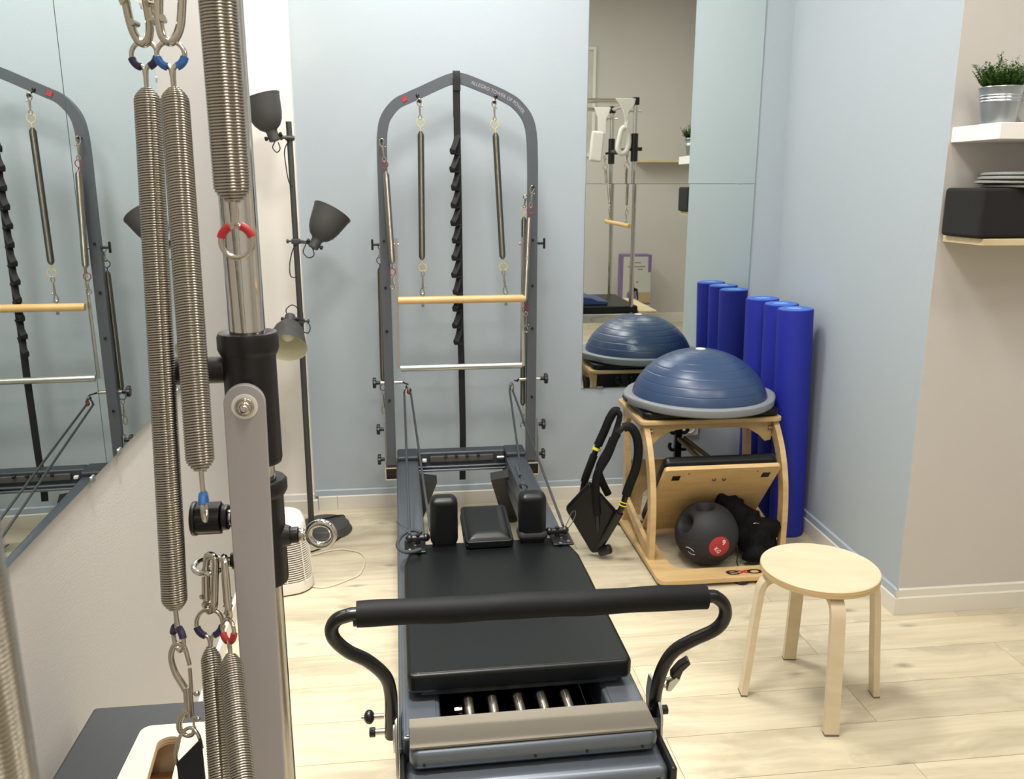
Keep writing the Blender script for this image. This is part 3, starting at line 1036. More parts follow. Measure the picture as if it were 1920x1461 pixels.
# lettering on the sloping right arm, following the tube
vs_, fs = text_mesh('ALLEGRO TOWER OF POWER', 0.0215, 0.0, 0.0003, 1.02)
minx, maxx = min(v.x for v in vs_), max(v.x for v in vs_)
path = catmull([(x, 0, z) for x, z in TP[14:20]], 20)
cum = [0]
for i in range(1, len(path)):
    cum.append(cum[-1] + (path[i] - path[i - 1]).length)
s0, s1 = 0.028, cum[-1] * 0.93
out = []
for v in vs_:
    s = s0 + (v.x - minx) / (maxx - minx) * (s1 - s0)
    i = max(1, min(len(path) - 1, next((k for k, c in enumerate(cum) if c >= s), len(path) - 1)))
    t = (path[i] - path[i - 1]).normalized()
    p = path[i - 1] + t * (s - cum[i - 1])
    nrm = Vector((-t.z, 0, t.x))
    if nrm.z < 0:
        nrm = -nrm
    out.append((p.x + nrm.x * (v.y - 0.003), TY - 0.0236 - v.z, p.z + nrm.z * (v.y - 0.003)))
MB().add(out, fs).build('lettering', LETTERG, arch, False)
# swinging push-through bar
pb = MB()
for x0, x1 in ((-0.052, -0.060), (0.521, 0.527)):
    pb.ribbon([(x0, 3.935, 1.372), (x1, 3.93, 0.770)], 0.006, 0.015, (0, 1, 0))
pb = pb.build('push_bar_arms', ALU, ref)
MB().cyl((-0.050, 3.92, 0.775), (0.518, 3.92, 0.777), 0.0152, 20).build('push_bar_tube', ALU, pb)
for s, x in ((-1, -0.104), (1, 0.570)):
    k = MB().cyl((x + s * 0.024, TY, 1.343), (x + s * 0.052, TY, 1.343), 0.006, 12).box((x + s * 0.056, TY, 1.343), (0.010, 0.016, 0.050), 0.004).build('t_knob', BLACKP, ref)
    MB().cyl((x - s * 0.024, TY, 1.343), (x - s * 0.062, TY, 1.343), 0.007, 12).cyl((x - s * 0.046, TY, 1.343), (x - s * 0.054, TY, 1.343), 0.013, 6).build('pivot_bolt', NICKEL, k)


def star_knob(x, z, s, y=TY, r=0.024, bare=0.0):
    mb = MB()
    poly = []
    for k in range(48):
        a = 2 * pi * k / 48
        q = r * (1 + 0.09 * cos(6 * a))
        poly.append((q * cos(a), q * sin(a)))
    mb.prism(poly, 0.016, basis((x, y, z), (0, 1, 0), (0, 0, 1)) @ Matrix.Translation((0, 0, 0 if s > 0 else -0.016)), bevel=0.003)
    mb.cyl((x, y, z), (x - s * 0.02, y, z), 0.009, 14)
    return mb.build('star_knob', BLACKP, ref)


for s, px in ((-1, -0.104), (1, 0.570)):
    k = star_knob(px + s * 0.062, 0.702, s)
    MB().cyl((px + s * 0.058, TY, 0.702), (px + s * 0.022, TY, 0.702), 0.0075, 14).cyl((px - s * 0.022, TY, 0.702), (px - s * 0.060, TY, 0.702), 0.0085, 14).build('knob_shaft', NICKEL, k)
    MB().cyl((px - s * 0.060, TY, 0.702), (px - s * 0.070, TY - 0.02, 0.702), 0.004, 8).torus((px - s * 0.078, TY - 0.035, 0.702), (0.3, 0.2, 1), 0.009, 0.003, 16, 6).build('eye_hook', BLACKP, k)
    for z in (0.475, 0.325):
        star_knob(px + s * 0.052, z, s)
    # side plate and socket carrying the post
    pl = MB().prism([(TY - 0.045, 0.235), (TY + 0.045, 0.235), (TY + 0.045, 0.30), (TY + 0.02, 0.50), (TY - 0.02, 0.50), (TY - 0.045, 0.30)], 0.005, basis((px + s * 0.0305 - 0.0025, 0, 0), (0, 1, 0), (0, 0, 1)), bevel=0.001).build('side_plate', ALU, ref)
    bx = px + s * 0.004
    MB().box((bx, TY, 0.295), (0.058, 0.10, 0.006)).box((bx, TY, 0.238), (0.058, 0.10, 0.006)).box((bx + s * 0.027, TY, 0.2665), (0.004, 0.10, 0.060)).build('post_socket', NICKEL, pl)
    MB().box((bx, TY + 0.01, 0.267), (0.052, 0.08, 0.051)).build('socket_shade', BLACKP, pl)  # black block stands for the shade inside the hollow socket
    # arm that carries the socket, under the rail
    MB().box((px - s * 0.06, TY, 0.275), (0.08, 0.05, 0.04), 0.004).build('socket_arm', DARKGREY, pl)

# pulleys and ropes
for s, px, pz in ((-1, -0.020, 0.668), (1, 0.466, 0.668)):
    p = MB()
    c = Vector((px, 3.90, pz))
    ax_ = Vector((0.55, -0.83, 0)) if s < 0 else Vector((0.97, -0.25, 0))
    p.lathe([(0.004, -0.006), (0.017, -0.006), (0.014, -0.002), (0.014, 0.002), (0.017, 0.006), (0.004, 0.006)], c, ax_, 24)
    w = p.build('pulley_wheel', WHITEP, ref)
    MB().lathe([(0.001, 0.0075), (0.012, 0.0075), (0.014, 0.010), (0.001, 0.010)], c + Vector((0, 0, 0.004)), ax_, 18).lathe([(0.001, -0.0075), (0.012, -0.0075), (0.014, -0.010), (0.001, -0.010)], c + Vector((0, 0, 0.004)), ax_, 18).ribbon([c + ax_ * 0.009 + Vector((0, 0, 0.0)), c + ax_ * 0.009 + Vector((0, 0, 0.022)), c + Vector((0, 0, 0.032)), c - ax_ * 0.009 + Vector((0, 0, 0.022)), c - ax_ * 0.009], 0.012, 0.003, ax_.cross(Vector((0, 0, 1)))).build('pulley_shell', NICKEL, w)
    MB().cyl(c + ax_ * 0.010, c + ax_ * 0.013, 0.007, 14).build('pulley_axle', REDWIRE, w)
L1 = [(-0.036, 3.895, 0.662), rf(-0.262, 0.88, 0.470)]
L2 = [(-0.006, 3.895, 0.660), rf(-0.19, 0.95, 0.452)]
R1 = [(0.458, 3.897, 0.662), (0.384, 2.80, 0.522)]
R2 = [(0.472, 3.90, 0.662), rf(0.262, 0.90, 0.466)]
for p in (L1, L2, R1, R2):
    MB().tube([Vector(p[0]) + Vector((0, 0.0, 0.004)), *[Vector(q) for q in p]], 0.0048, 8).build('rope', ROPE, ref)
for s, px in ((-1, -0.020), (1, 0.466)):
    ax_ = Vector((0.83, 0.55, 0)) if s < 0 else Vector((0.3, 0.95, 0))
    c = Vector((px, 3.90, 0.667))
    MB().tube([c + ax_ * (-0.0175 * cos(a)) + Vector((0, 0, 0.0175 * sin(a))) for a in [pi * k / 10 for k in range(11)]], 0.0048, 8).build('rope_turn', ROPE, ref)
kn = Vector(R1[1]).lerp(Vector(R1[0]), 0.12)
MB().sphere(kn, 0.014, 14, 8, (1, 1, 0.8)).torus(kn + Vector((0.002, -0.005, -0.006)), (0.4, 1, 0.6), 0.012, 0.0052, 18, 7).torus(kn + Vector((0.006, -0.03, -0.010)), (1, 0.2, 0.4), 0.010, 0.0050, 18, 7).cyl(kn + Vector((-0.002, 0.06, 0.010)), kn + Vector((-0.006, 0.14, 0.022)), 0.008, 8).build('rope_knot', ROPE, ref)


# ------------------------------------------------------------------ springs, hooks, trapeze bar and loop strap on the tower
def snap_hook(mb, top, bot, r=0.0026, w=0.010, side=1):
    """bolt snap: open hook at the top end, straight body, swivel eye at the bottom end"""
    top, bot = Vector(top), Vector(bot)
    d = (bot - top)
    L = d.length
    d.normalize()
    s = d.cross(Vector((0, 1, 0))).normalized() * side
    P = lambda a, b: top + d * (a * L) + s * b
    mb.tube(catmull([P(0.36, -w * 0.15), P(0.25, -w * 0.9), P(0.10, -w * 1.0), P(0.0, -w * 0.3), P(0.03, w * 0.6), P(0.15, w * 0.8), P(0.27, w * 0.35), P(0.40, w * 0.2)], 4), r, 7)
    mb.tube([P(0.30, 0), P(0.42, 0), P(0.6, 0), P(0.78, 0)], [r * 1.4, r * 1.9, r * 1.6, r * 1.1], 8)
    mb.sphere(P(0.36, w * 1.0), r * 1.5, 8, 6)
    mb.tube(catmull([P(0.76, 0), P(0.84, -w * 0.6), P(0.94, -w * 0.6), P(1.0, 0), P(0.94, w * 0.6), P(0.84, w * 0.6), P(0.76, 0)], 4), r * 0.9, 7)
    return mb


def wire_eye(mb, c, R, r, tip, n=(0, 1, 0), spread=0.8):
    """round eye whose wire runs together towards tip (the coil end)"""
    c, tip = Vector(c), Vector(tip)
    d = (tip - c).normalized()
    s = d.cross(Vector(n)).normalized()
    pts = [tip]
    pts.append(c + d * R * 1.15 + s * R * 0.08)
    for k in range(0, 13):
        a = radians(38) + radians(284) * k / 12
        pts.append(c + (d * cos(a) + s * sin(a)) * R)
    pts.append(c + d * R * 1.15 - s * R * 0.08)
    pts.append(tip - s * 0.0001)
    return mb.tube(catmull(pts, 3), r, 7)


def tower_spring(label, top, bot, R, ring_mat, R_ring, hook_top, hook_bot, dull=True, ring_top=None, ring_bot=None):
    top, bot = Vector(top), Vector(bot)
    d = (bot - top).normalized()
    t = thing('coil_spring', label, 'spring', bot, 0, 'springs hanging on the tower')
    MB().helix(top, bot, R, 0.0017, 14, 6, taper=5).build('coil', DULLSPRING if dull else SPRINGM, t, angle=75)
    ct = Vector(ring_top) if ring_top else top - d * (R_ring + 0.016)
    cb = Vector(ring_bot) if ring_bot else bot + d * (R_ring + 0.014)
    wire_eye(MB(), ct, R_ring, 0.0021, top + d * 0.004).build('top_eye', ring_mat, t)
    wire_eye(MB(), cb, R_ring, 0.0021, bot - d * 0.004).build('bottom_eye', ring_mat, t)
    if hook_top:
        snap_hook(MB(), hook_top, ct - Vector((0, 0, -0.0 + -R_ring + 0.004)) * 1.0).build('snap_hook', NICKEL, t)
    if hook_bot:
        snap_hook(MB(), hook_bot, cb - Vector((0, 0, R_ring - 0.004)), side=-1).build('snap_hook', NICKEL, t)
    return t


SY = 3.885
tower_spring('thin spring with yellow eyes hanging at the left end of the wooden bar', (0.069, SY, 1.832), (0.061, SY, 1.278), 0.0148, YELLOW, 0.0175,
             (0.066, SY, 1.966), (0.060, SY, 1.113), ring_top=(0.068, SY, 1.868), ring_bot=(0.063, SY, 1.243))
tower_spring('thin slanting spring with yellow eyes at the right end of the wooden bar', (0.395, SY, 1.828), (0.425, SY, 1.278), 0.0148, YELLOW, 0.0175,
             (0.390, SY, 1.964), (0.440, SY, 1.113), ring_top=(0.392, SY, 1.864), ring_bot=(0.428, SY, 1.243))
tower_spring('bright spring with dark red top eye hooked high on the left tower post', (-0.087, SY, 1.662), (-0.072, SY, 1.262), 0.0150, REDWIRE, 0.0150,
             (-0.100, SY, 1.800), (-0.074, SY, 1.150), False, ring_top=(-0.092, SY, 1.692), ring_bot=(-0.074, SY, 1.226))
tower_spring('bright spring with dark red top eye hooked on the right tower post', (0.546, SY, 1.462), (0.530, SY, 1.085), 0.0150, REDWIRE, 0.0155,
             (0.561, SY, 1.602), (0.536, SY, 0.940), False, ring_top=(0.552, SY, 1.496), ring_bot=(0.533, SY, 1.046))
tower_spring('long thin spring with yellow top eye behind the right tower post', (0.537, 3.995, 1.462), (0.534, 3.995, 0.560), 0.0128, YELLOW, 0.0150,
             (0.545, 3.990, 1.560), (0.534, 3.995, 0.450))
tower_spring('dark spring with blue top eye on the outer side of the left tower post', (-0.130, 3.99, 1.238), (-0.135, 3.99, 0.700), 0.0135, NAVYSL, 0.0150,
             (-0.124, 3.985, 1.340), (-0.136, 3.99, 0.540))
for x, z in ((0.066, 1.975), (0.392, 1.975)):
    pass
MB().cyl((0.058, TY - 0.01, 1.990), (0.066, SY, 1.955), 0.0035, 8).torus((0.066, SY, 1.956), (0.3, 1, 0), 0.006, 0.0024, 14, 6).sphere((0.059, TY - 0.02, 1.984), 0.009, 12, 8).build('eye_bolt', BLACKP, arch)
MB().cyl((0.404, TY - 0.01, 1.990), (0.391, SY, 1.955), 0.0035, 8).torus((0.391, SY, 1.956), (0.3, 1, 0), 0.006, 0.0024, 14, 6).sphere((0.402, TY - 0.02, 1.984), 0.009, 12, 8).build('eye_bolt', BLACKP, arch)
for x, z in ((-0.102, 1.795), (0.566, 1.598)):
    MB().cyl((x, TY - 0.02, z), (x, SY - 0.004, z), 0.0035, 8).torus((x, SY - 0.002, z), (1, 0, 0.2), 0.006, 0.0024, 14, 6).build('eye_bolt', BLACKP, arch)

wb = thing('trapeze_bar', 'round pale wooden bar hanging by two springs across the tower', 'exercise bar', (0.2375, SY, 1.095))
MB().cyl((-0.052, SY, 1.096), (0.528, SY, 1.098), 0.0172, 22, bev=0.002).build('dowel', DOWEL, wb)
for x in (0.060, 0.440):
    MB().cyl((x, SY, 1.070), (x, SY, 1.118), 0.0035, 8).torus((x, SY, 1.121), (0, 1, 0), 0.0055, 0.002, 14, 6).cyl((x, SY, 1.066), (x, SY, 1.076), 0.0065, 10).build('eye_bolt', NICKEL, wb)

st = thing('loop_strap', 'long black webbing strap with a ladder of loops hung over the tower top', 'strap', (0.231, 3.97, 0.235))
SX = 0.0
path = [(0.231, 3.985, 1.90), (0.231, 3.984, 2.06), (0.231, 3.972, 2.088), (0.231, 3.94, 2.088), (0.230, 3.922, 2.075), (0.229, 3.918, 2.0), (0.229, 3.922, 1.85), (0.231, 3.93, 1.6), (0.232, 3.935, 1.3), (0.232, 3.94, 1.0), (0.235, 3.945, 0.80), (0.237, 3.955, 0.60), (0.238, 3.962, 0.42), (0.235, 3.965, 0.28), (0.233, 3.955, 0.205)]
MB().ribbon(catmull(path, 5), 0.030, 0.003, (1, 0, 0)).build('webbing', WEB, st)
zb = 1.742
for k in range(12):
    p = 0.0775
    z = zb - k * p
    x = 0.231
    bul = 0.030 + 0.004 * sin(k * 2.1)
    bx_, by_ = bul * 0.85, bul * 0.9
    pts = [(x + 0.002, 3.923, z + p * 1.02), (x - 0.004, 3.916, z + p * 0.85), (x - bx_ * 0.45, 3.918 - by_ * 0.5, z + p * 0.55), (x - bx_ * 0.85, 3.918 - by_ * 0.95, z + p * 0.25), (x - bx_, 3.918 - by_, z + 0.012), (x - bx_ * 0.8, 3.918 - by_ * 0.75, z - 0.004), (x - 0.008, 3.916, z - 0.003), (x + 0.002, 3.923, z)]
    MB().ribbon(catmull(pts, 4), 0.026, 0.0028, (0.92, -0.38, 0)).build('hand_loop', WEB, st)
MB().box((0.229, 3.914, 2.03), (0.034, 0.006, 0.05), 0.001).build('stitching_patch', WEB, st)

# ------------------------------------------------------------------ floor lamp with three heads
LX, LY = -0.492, 3.885
fl = thing('floor_lamp', 'dark grey floor lamp with three adjustable shades in the corner', 'lamp', (LX, LY, 0))
MB().lathe([(0.128, 0), (0.130, 0.004), (0.128, 0.010), (0.121, 0.014), (0.117, 0.034), (0.108, 0.042), (0.02, 0.046)], (LX + 0.06, LY + 0.0, 0), n=56).build('base', LAMPG, fl)
MB().cyl((LX, LY, 0.04), (LX + 0.004, LY, 1.05), 0.0135, 18).cyl((LX + 0.004, LY, 1.05), (LX + 0.002, LY, 1.868), 0.0125, 18).build('pole', LAMPG, fl)


def lamp_head(base, axis, clampz, L=0.185, R=0.086, lit=False, side=1, cable=()):
    base, axis = Vector(base), Vector(axis).normalized()
    prof = [(0.001, 0.0), (0.021, 0.001), (0.0235, 0.006), (0.0235, 0.038), (0.026, 0.046), (0.044, 0.058), (0.059, 0.080), (0.069, 0.108), (0.076, 0.140), (R - 0.001, L - 0.004), (R + 0.0015, L - 0.001), (R + 0.001, L + 0.001)]
    h = MB().lathe(prof, base, axis, 40, cap0=True, cap1=False).build('shade', LAMPG, fl)
    inner = [(R + 0.001, L + 0.001), (R - 0.002, L - 0.001), (0.074, 0.140), (0.0665, 0.108), (0.0565, 0.082), (0.042, 0.062), (0.0225, 0.050), (0.001, 0.049)]
    MB().lathe(inner, base, axis, 40, cap0=False).build('enamel_lining', LAMPIN, h)
    bl = base + axis * 0.052
    MB().lathe([(0.013, 0), (0.014, 0.018), (0.022, 0.036), (0.0285, 0.056), (0.026, 0.074), (0.015, 0.086), (0.001, 0.090)], bl, axis, 24).build('bulb', BULB_ON if lit else BULB, h)
    # hinge screw and clamp to the pole
    pc = Vector((LX + 0.003, LY, clampz))
    mid = base + axis * 0.02
    d = (pc - mid)
    MB().box(pc, (0.036, 0.036, 0.022), 0.004).cyl(pc, pc + Vector((-0.034 * side, 0, 0)), 0.004, 8).cyl(pc + Vector((-0.030 * side, 0, 0)), pc + Vector((-0.040 * side, 0, 0)), 0.009, 10, bev=0.002).build('clamp', LAMPG, h)
    MB().tube([pc, pc + Vector((0.02 * side, -0.012, 0)), mid], 0.0075, 10).build('hinge_arm', LAMPG, h)
    n = axis.cross(Vector((0, 1, 0))).normalized()
    MB().cyl(mid - n * 0.034, mid + n * 0.034, 0.005, 8).cyl(mid + n * 0.026, mid + n * 0.038, 0.009, 8, bev=0.002).cyl(mid - n * 0.026, mid - n * 0.038, 0.009, 8, bev=0.002).build('hinge_screw', BLACKP, h)
    if cable:
        MB().tube(catmull(cable, 6), 0.0024, 7).build('cable_loop', BLACKP, h)
    return h


H1, A1 = Vector((-0.545, 3.845, 1.785)), Vector((-0.30, 0.06, 0.95))
H2, A2 = Vector((-0.412, 3.83, 1.338)), Vector((0.48, 0.30, 0.84))
H3, A3 = Vector((-0.523, 3.82, 1.045)), Vector((-0.02, -0.77, -0.63))
lamp_head(H1, A1, 1.80, lit=True, side=1, cable=[H1, H1 + Vector((-0.012, 0, -0.025)), H1 + Vector((0.004, 0, -0.045)), H1 + Vector((0.018, 0, -0.03)), H1 + Vector((0.012, 0, -0.004))])
lamp_head(H2, A2, 1.365, side=1, cable=[H2, H2 + Vector((0.005, -0.01, -0.03)), H2 + Vector((-0.02, -0.01, -0.04)), H2 + Vector((-0.04, -0.01, -0.015)), H2 + Vector((-0.03, 0, 0.02)), H2 + Vector((-0.075, 0, 0.01)), H2 + Vector((-0.10, 0, -0.06)), H2 + Vector((-0.10, 0, -0.12)), H2 + Vector((-0.07, 0, -0.125))])
lamp_head(H3, A3, 1.01, side=-1, cable=[H3 + Vector((0.02, 0, -0.02)), H3 + Vector((0.06, -0.01, -0.02)), H3 + Vector((0.085, -0.02, -0.045)), H3 + Vector((0.075, -0.02, -0.075)), H3 + Vector((0.045, 0, -0.065)), H3 + Vector((0.03, 0.02, -0.03))])
MB().tube(catmull([H3 + Vector((-0.012, 0.01, 0.0)), H3 + Vector((-0.018, 0.01, 0.025)), H3 + Vector((0.006, 0.02, 0.045)), H3 + Vector((0.028, 0.03, 0.03)), H3 + Vector((0.03, 0.04, 0.0))], 6), 0.0024, 7).build('cable_loop', BLACKP, fl)
MB().tube(catmull([(LX + 0.002, LY - 0.014, 1.79), (LX - 0.02, LY - 0.012, 1.75), (LX - 0.018, LY - 0.012, 1.68), (LX - 0.010, LY - 0.013, 1.62), (LX + 0.004, LY - 0.014, 1.60)], 6), 0.0024, 7).build('cable', BLACKP, fl)
MB().tube(catmull([(LX, LY - 0.012, 0.055), (LX + 0.05, LY + 0.02, 0.052), (LX + 0.12, LY + 0.07, 0.047), (LX + 0.145, LY + 0.075, 0.044), (LX + 0.15, LY + 0.09, 0.02)], 6), 0.0035, 7).build('base_cable', BLACKP, fl)
for nm, h, a, p in (('floor_lamp_bulb_light', H1, A1, 85),):
    a = a.normalized()
    l = bpy.data.lights.new(nm, 'POINT')
    l.energy = p
    l.color = (1.0, 0.95, 0.86)
    l.shadow_soft_size = 0.025
    o = bpy.data.objects.new(nm, l)
    o.location = h + a * 0.118
    C.objects.link(o)

# ------------------------------------------------------------------ fan heater
HXc, HYc = -0.556, 3.335
ht = thing('tower_heater', 'white rounded square fan heater with horizontal louvres on the floor by the lamp', 'heater', (HXc, HYc, 0), 0.25)


def loft(secs, rot=0.25, origin=(HXc, HYc), n=8):
    vs_, fs = [], []
    m = None
    for w, z in secs:
        ring = rrect(w, w, w * 0.36, n)
        m = len(ring)
        for x, y in ring:
            vs_.append((origin[0] + x * cos(rot) - y * sin(rot), origin[1] + x * sin(rot) + y * cos(rot), z))
    for i in range(len(secs) - 1):
        for k in range(m):
            k2 = (k + 1) % m
            fs.append((i * m + k, i * m + k2, (i + 1) * m + k2, (i + 1) * m + k))
    fs.append(tuple(reversed(range(m))))
    fs.append(tuple((len(secs) - 1) * m + k for k in range(m)))
    return vs_, fs


def hw(z):
    return 0.252 - 0.17 * z * 0.9


MB().add(*loft([(0.238, 0.0), (0.246, 0.004), (0.238, 0.006)])).build('rubber_base', HEATDK, ht)
MB().add(*loft([(0.246, 0.006), (0.252, 0.012), (hw(0.05), 0.05), (hw(0.05) - 0.01, 0.052)])).build('base_ring', HEATER, ht)
MB().add(*loft([(hw(0.05) - 0.014, 0.045), (hw(0.255) - 0.014, 0.262)])).build('grille_core', HEATDK, ht)
MB().add(*loft([(hw(0.25) - 0.008, 0.246), (hw(0.25), 0.248), (hw(0.28), 0.280), (hw(0.28) - 0.014, 0.296), (hw(0.28) - 0.04, 0.304), (hw(0.28) - 0.07, 0.300), (hw(0.28) - 0.085, 0.288), (0.09, 0.284)])).build('top_cover', WHITEM, ht)
MB().add(*loft([(0.085, 0.283), (0.082, 0.292), (0.07, 0.296), (0.055, 0.294)])).build('handle_recess', WHITEM, ht)
mb = MB()
for k in range(21):
    z = 0.056 + k * 0.0092
    mb.add(*loft([(hw(z) - 0.016, z), (hw(z) - 0.001, z + 0.0006), (hw(z) - 0.001, z + 0.0032), (hw(z) - 0.016, z + 0.0038)]))
mb.build('louvre', HEATER, ht, kind='stuff')
mb = MB()
for a in range(12):
    th = 2 * pi * a / 12 + 0.1
    def pt(z):
        w = hw(z) - 0.0015
        r = w / 2 / max(abs(cos(th)), abs(sin(th)))
        r = min(r, w / 2 * 1.17)
        q = th + 0.25
        return (HXc + r * cos(q), HYc + r * sin(q), z)
    mb.tube([pt(0.05), pt(0.25)], 0.0022, 5)
mb.build('louvre_rib', HEATER, ht, kind='stuff')

cord = MB().tube(catmull([(-0.440, 3.30, 0.006), (-0.395, 3.275, 0.004), (-0.343, 3.290, 0.004), (-0.285, 3.335, 0.004), (-0.246, 3.372, 0.004), (-0.231, 3.43, 0.004), (-0.226, 3.53, 0.004), (-0.250, 3.60, 0.004), (-0.300, 3.635, 0.004), (-0.340, 3.650, 0.004), (-0.40, 3.635, 0.004), (-0.462, 3.600, 0.004), (-0.56, 3.57, 0.004), (-0.68, 3.60, 0.004)], 6), 0.0032, 8).build('power_cord', CORDW, None)
placed(cord, (-0.34, 3.45, 0.001))
tag(cord, 'thin white power cord looped on the floor beside the heater', 'cord')
c2 = MB().tube(catmull([(-0.335, 3.975, 0.004), (-0.33, 3.86, 0.004), (-0.36, 3.77, 0.004), (-0.42, 3.68, 0.004), (-0.52, 3.62, 0.004), (-0.66, 3.66, 0.004)], 6), 0.0032, 8).build('power_cord', BLACKP, None)
placed(c2, (-0.42, 3.7, 0.001))
tag(c2, 'black power cord running round the foot of the floor lamp', 'cord')

# ------------------------------------------------------------------ wooden exercise chair
ch = thing('exercise_chair', 'birch plywood exercise chair with black seat and sprung tilted pedal by the corner', 'exercise machine', (1.29, 3.5, 0))
XL, XR = 0.992, 1.588
MB().prism([(XL - 0.015, 3.135), (XL - 0.008, 3.112), (XL + 0.018, 3.100), (XR + 0.0, 3.100), (XR + 0.024, 3.112), (XR + 0.030, 3.135), (XR + 0.030, 3.84), (XR - 0.065, 3.84), (XR - 0.065, 3.25), (XR - 0.078, 3.215), (XR - 0.105, 3.203),
            (XL + 0.125, 3.203), (XL + 0.095, 3.220), (XL + 0.080, 3.26), (XL + 0.075, 3.84), (XL - 0.015, 3.84)], 0.022, Matrix.Translation((0, 0, 0.014)), bevel=0.003).build('base_board', BIRCH, ch)
for x, y in ((1.01, 3.13), (1.335, 3.125), (1.59, 3.13), (1.0, 3.8), (1.58, 3.8)):
    MB().cyl((x, y, 0.0), (x, y, 0.0145), 0.030, 24, bev=0.003).build('rubber_foot', BLACKP, ch)
for sgn, x in ((-1, XL + 0.010), (1, XR)):
    f1 = [(x, 3.500, 0.592), (x, 3.455, 0.555), (x, 3.390, 0.470), (x, 3.345, 0.360), (x, 3.325, 0.22), (x, 3.325, 0.036)]
    f2 = [(x, 3.800, 0.592), (x, 3.790, 0.54), (x, 3.765, 0.42), (x, 3.755, 0.30), (x, 3.760, 0.16), (x, 3.785, 0.036)]
    MB().ribbon(catmull(f1, 6), 0.024, 0.050, (1, 0, 0)).build('front_leg', BIRCH, ch)
    MB().ribbon(catmull(f2, 6), 0.024, 0.050, (1, 0, 0)).build('rear_leg', BIRCH, ch)
    MB().prism([(3.455, 0.598), (3.465, 0.53), (3.485, 0.515), (3.51, 0.545), (3.55, 0.565), (3.70, 0.565), (3.745, 0.545), (3.765, 0.515), (3.80, 0.53), (3.81, 0.598)], 0.024, basis((x - 0.012, 0, 0), (0, 1, 0), (0, 0, 1)), bevel=0.002).build('side_rail', BIRCH, ch)
    MB().prism([(3.345, 0.036), (3.345, 0.082), (3.735, 0.165), (3.735, 0.125), (3.42, 0.036)], 0.020, basis((x - 0.010, 0, 0), (0, 1, 0), (0, 0, 1)), bevel=0.002).build('side_brace', BIRCH, ch)
    MB().cyl((x - sgn * 0.012, 3.47, 0.562), (x - sgn * 0.030, 3.47, 0.562), 0.011, 12, bev=0.002).build('cam_nut', CHAIRMETAL, ch)
    MB().cyl((x - sgn * 0.013, 3.33, 0.095), (x - sgn * 0.022, 3.33, 0.095), 0.008, 12, bev=0.002).build('bolt', CHAIRMETAL, ch)
MB().prism([(XL + 0.02, 0.598), (XL + 0.025, 0.505), (XL + 0.045, 0.500), (XL + 0.075, 0.530), (XL + 0.13, 0.560), (XL + 0.18, 0.568), (XR - 0.18, 0.568), (XR - 0.12, 0.560), (XR - 0.07, 0.530), (XR - 0.04, 0.500), (XR - 0.012, 0.505), (XR - 0.012, 0.598)], 0.02,
           basis((0, 3.492, 0), (1, 0, 0), (0, 0, 1)), bevel=0.002).build('front_apron', BIRCH, ch)
MB().prism([(XL + 0.02, 0.33), (XR - 0.012, 0.33), (XR - 0.012, 0.05), (XR - 0.08, 0.05), (XR - 0.09, 0.16), (XR - 0.13, 0.20), (XL + 0.14, 0.20), (XL + 0.10, 0.16), (XL + 0.09, 0.05), (XL + 0.02, 0.05)], 0.018,
           basis((0, 3.80, 0), (1, 0, 0), (0, 0, 1)), bevel=0.002).build('rear_panel', BIRCH, ch)
sb = MB().prism(rrect(0.640, 0.425, 0.03, cx=(XL + XR) / 2, cy=3.645), 0.020, Matrix.Translation((0, 0, 0.598)), bevel=0.004).build('seat_board', BIRCH, ch)
MB().prism(rrect(0.615, 0.405, 0.035, cx=(XL + XR) / 2 + 0.004, cy=3.648), 0.034, Matrix.Translation((0, 0, 0.618)), bevel=0.010).build('seat_cushion', VINYL, ch)
# sprung pedal
pt_, pb_ = Vector((1.290, 3.285, 0.462)), Vector((1.290, 3.610, 0.062))
e = (pt_ - pb_).normalized()
L = (pt_ - pb_).length
Mp = basis(pb_, (1, 0, 0), e)          # z = x cross e : towards the camera and down
PWX = 0.505
ped = MB().prism(rrect(PWX, L, 0.016, cx=0, cy=L / 2), 0.020, Mp, bevel=0.002).build('pedal_board', BIRCH, ch)
MB().prism(rrect(PWX - 0.004, L - 0.02, 0.03, cx=-0.004, cy=L / 2 + 0.02), 0.046, Mp @ Matrix.Translation((0, 0, -0.047)), bevel=0.014).build('pedal_cushion', VINYL, ped)
for u, v, w in ((-0.195, L - 0.062, 0.034), (0.200, L - 0.062, 0.034)):
    MB().prism(rrect(w, w * 1.0, 0.002, cx=u, cy=v), 0.002, Mp @ Matrix.Translation((0, 0, 0.020))).build('rubber_square', BLACKP, ped)
for u, v in ((-0.145, L - 0.03), (0.155, L - 0.03)):
    MB().lathe([(0.0035, 0), (0.0035, 0.001)], Mp @ Vector((u, v, 0.020)), Mp.col[2].to_3d(), 12).build('screw_hole', BLACKP, ped)
for u in (-0.022, 0.022):
    MB().lathe([(0.010, 0), (0.010, 0.0015), (0.006, 0.002), (0.006, 0.006)], Mp @ Vector((u, L - 0.085, 0.020)), Mp.col[2].to_3d(), 16).build('bolt', CHAIRMETAL, ped)
MB().box((1.20, 3.585, 0.048), (0.40, 0.03, 0.022), 0.003).build('pedal_ledge', BIRCH, ch)
MB().cyl((XL + 0.02, 3.635, 0.075), (XR - 0.01, 3.635, 0.075), 0.008, 12).build('pedal_axle', CHAIRMETAL, ch)
pst = MB().box((1.212, 3.66, 0.49), (0.032, 0.03, 0.26), 0.004).box((1.212, 3.66, 0.590), (0.085, 0.05, 0.014), 0.003).build('spring_post', BLACKP, ch)
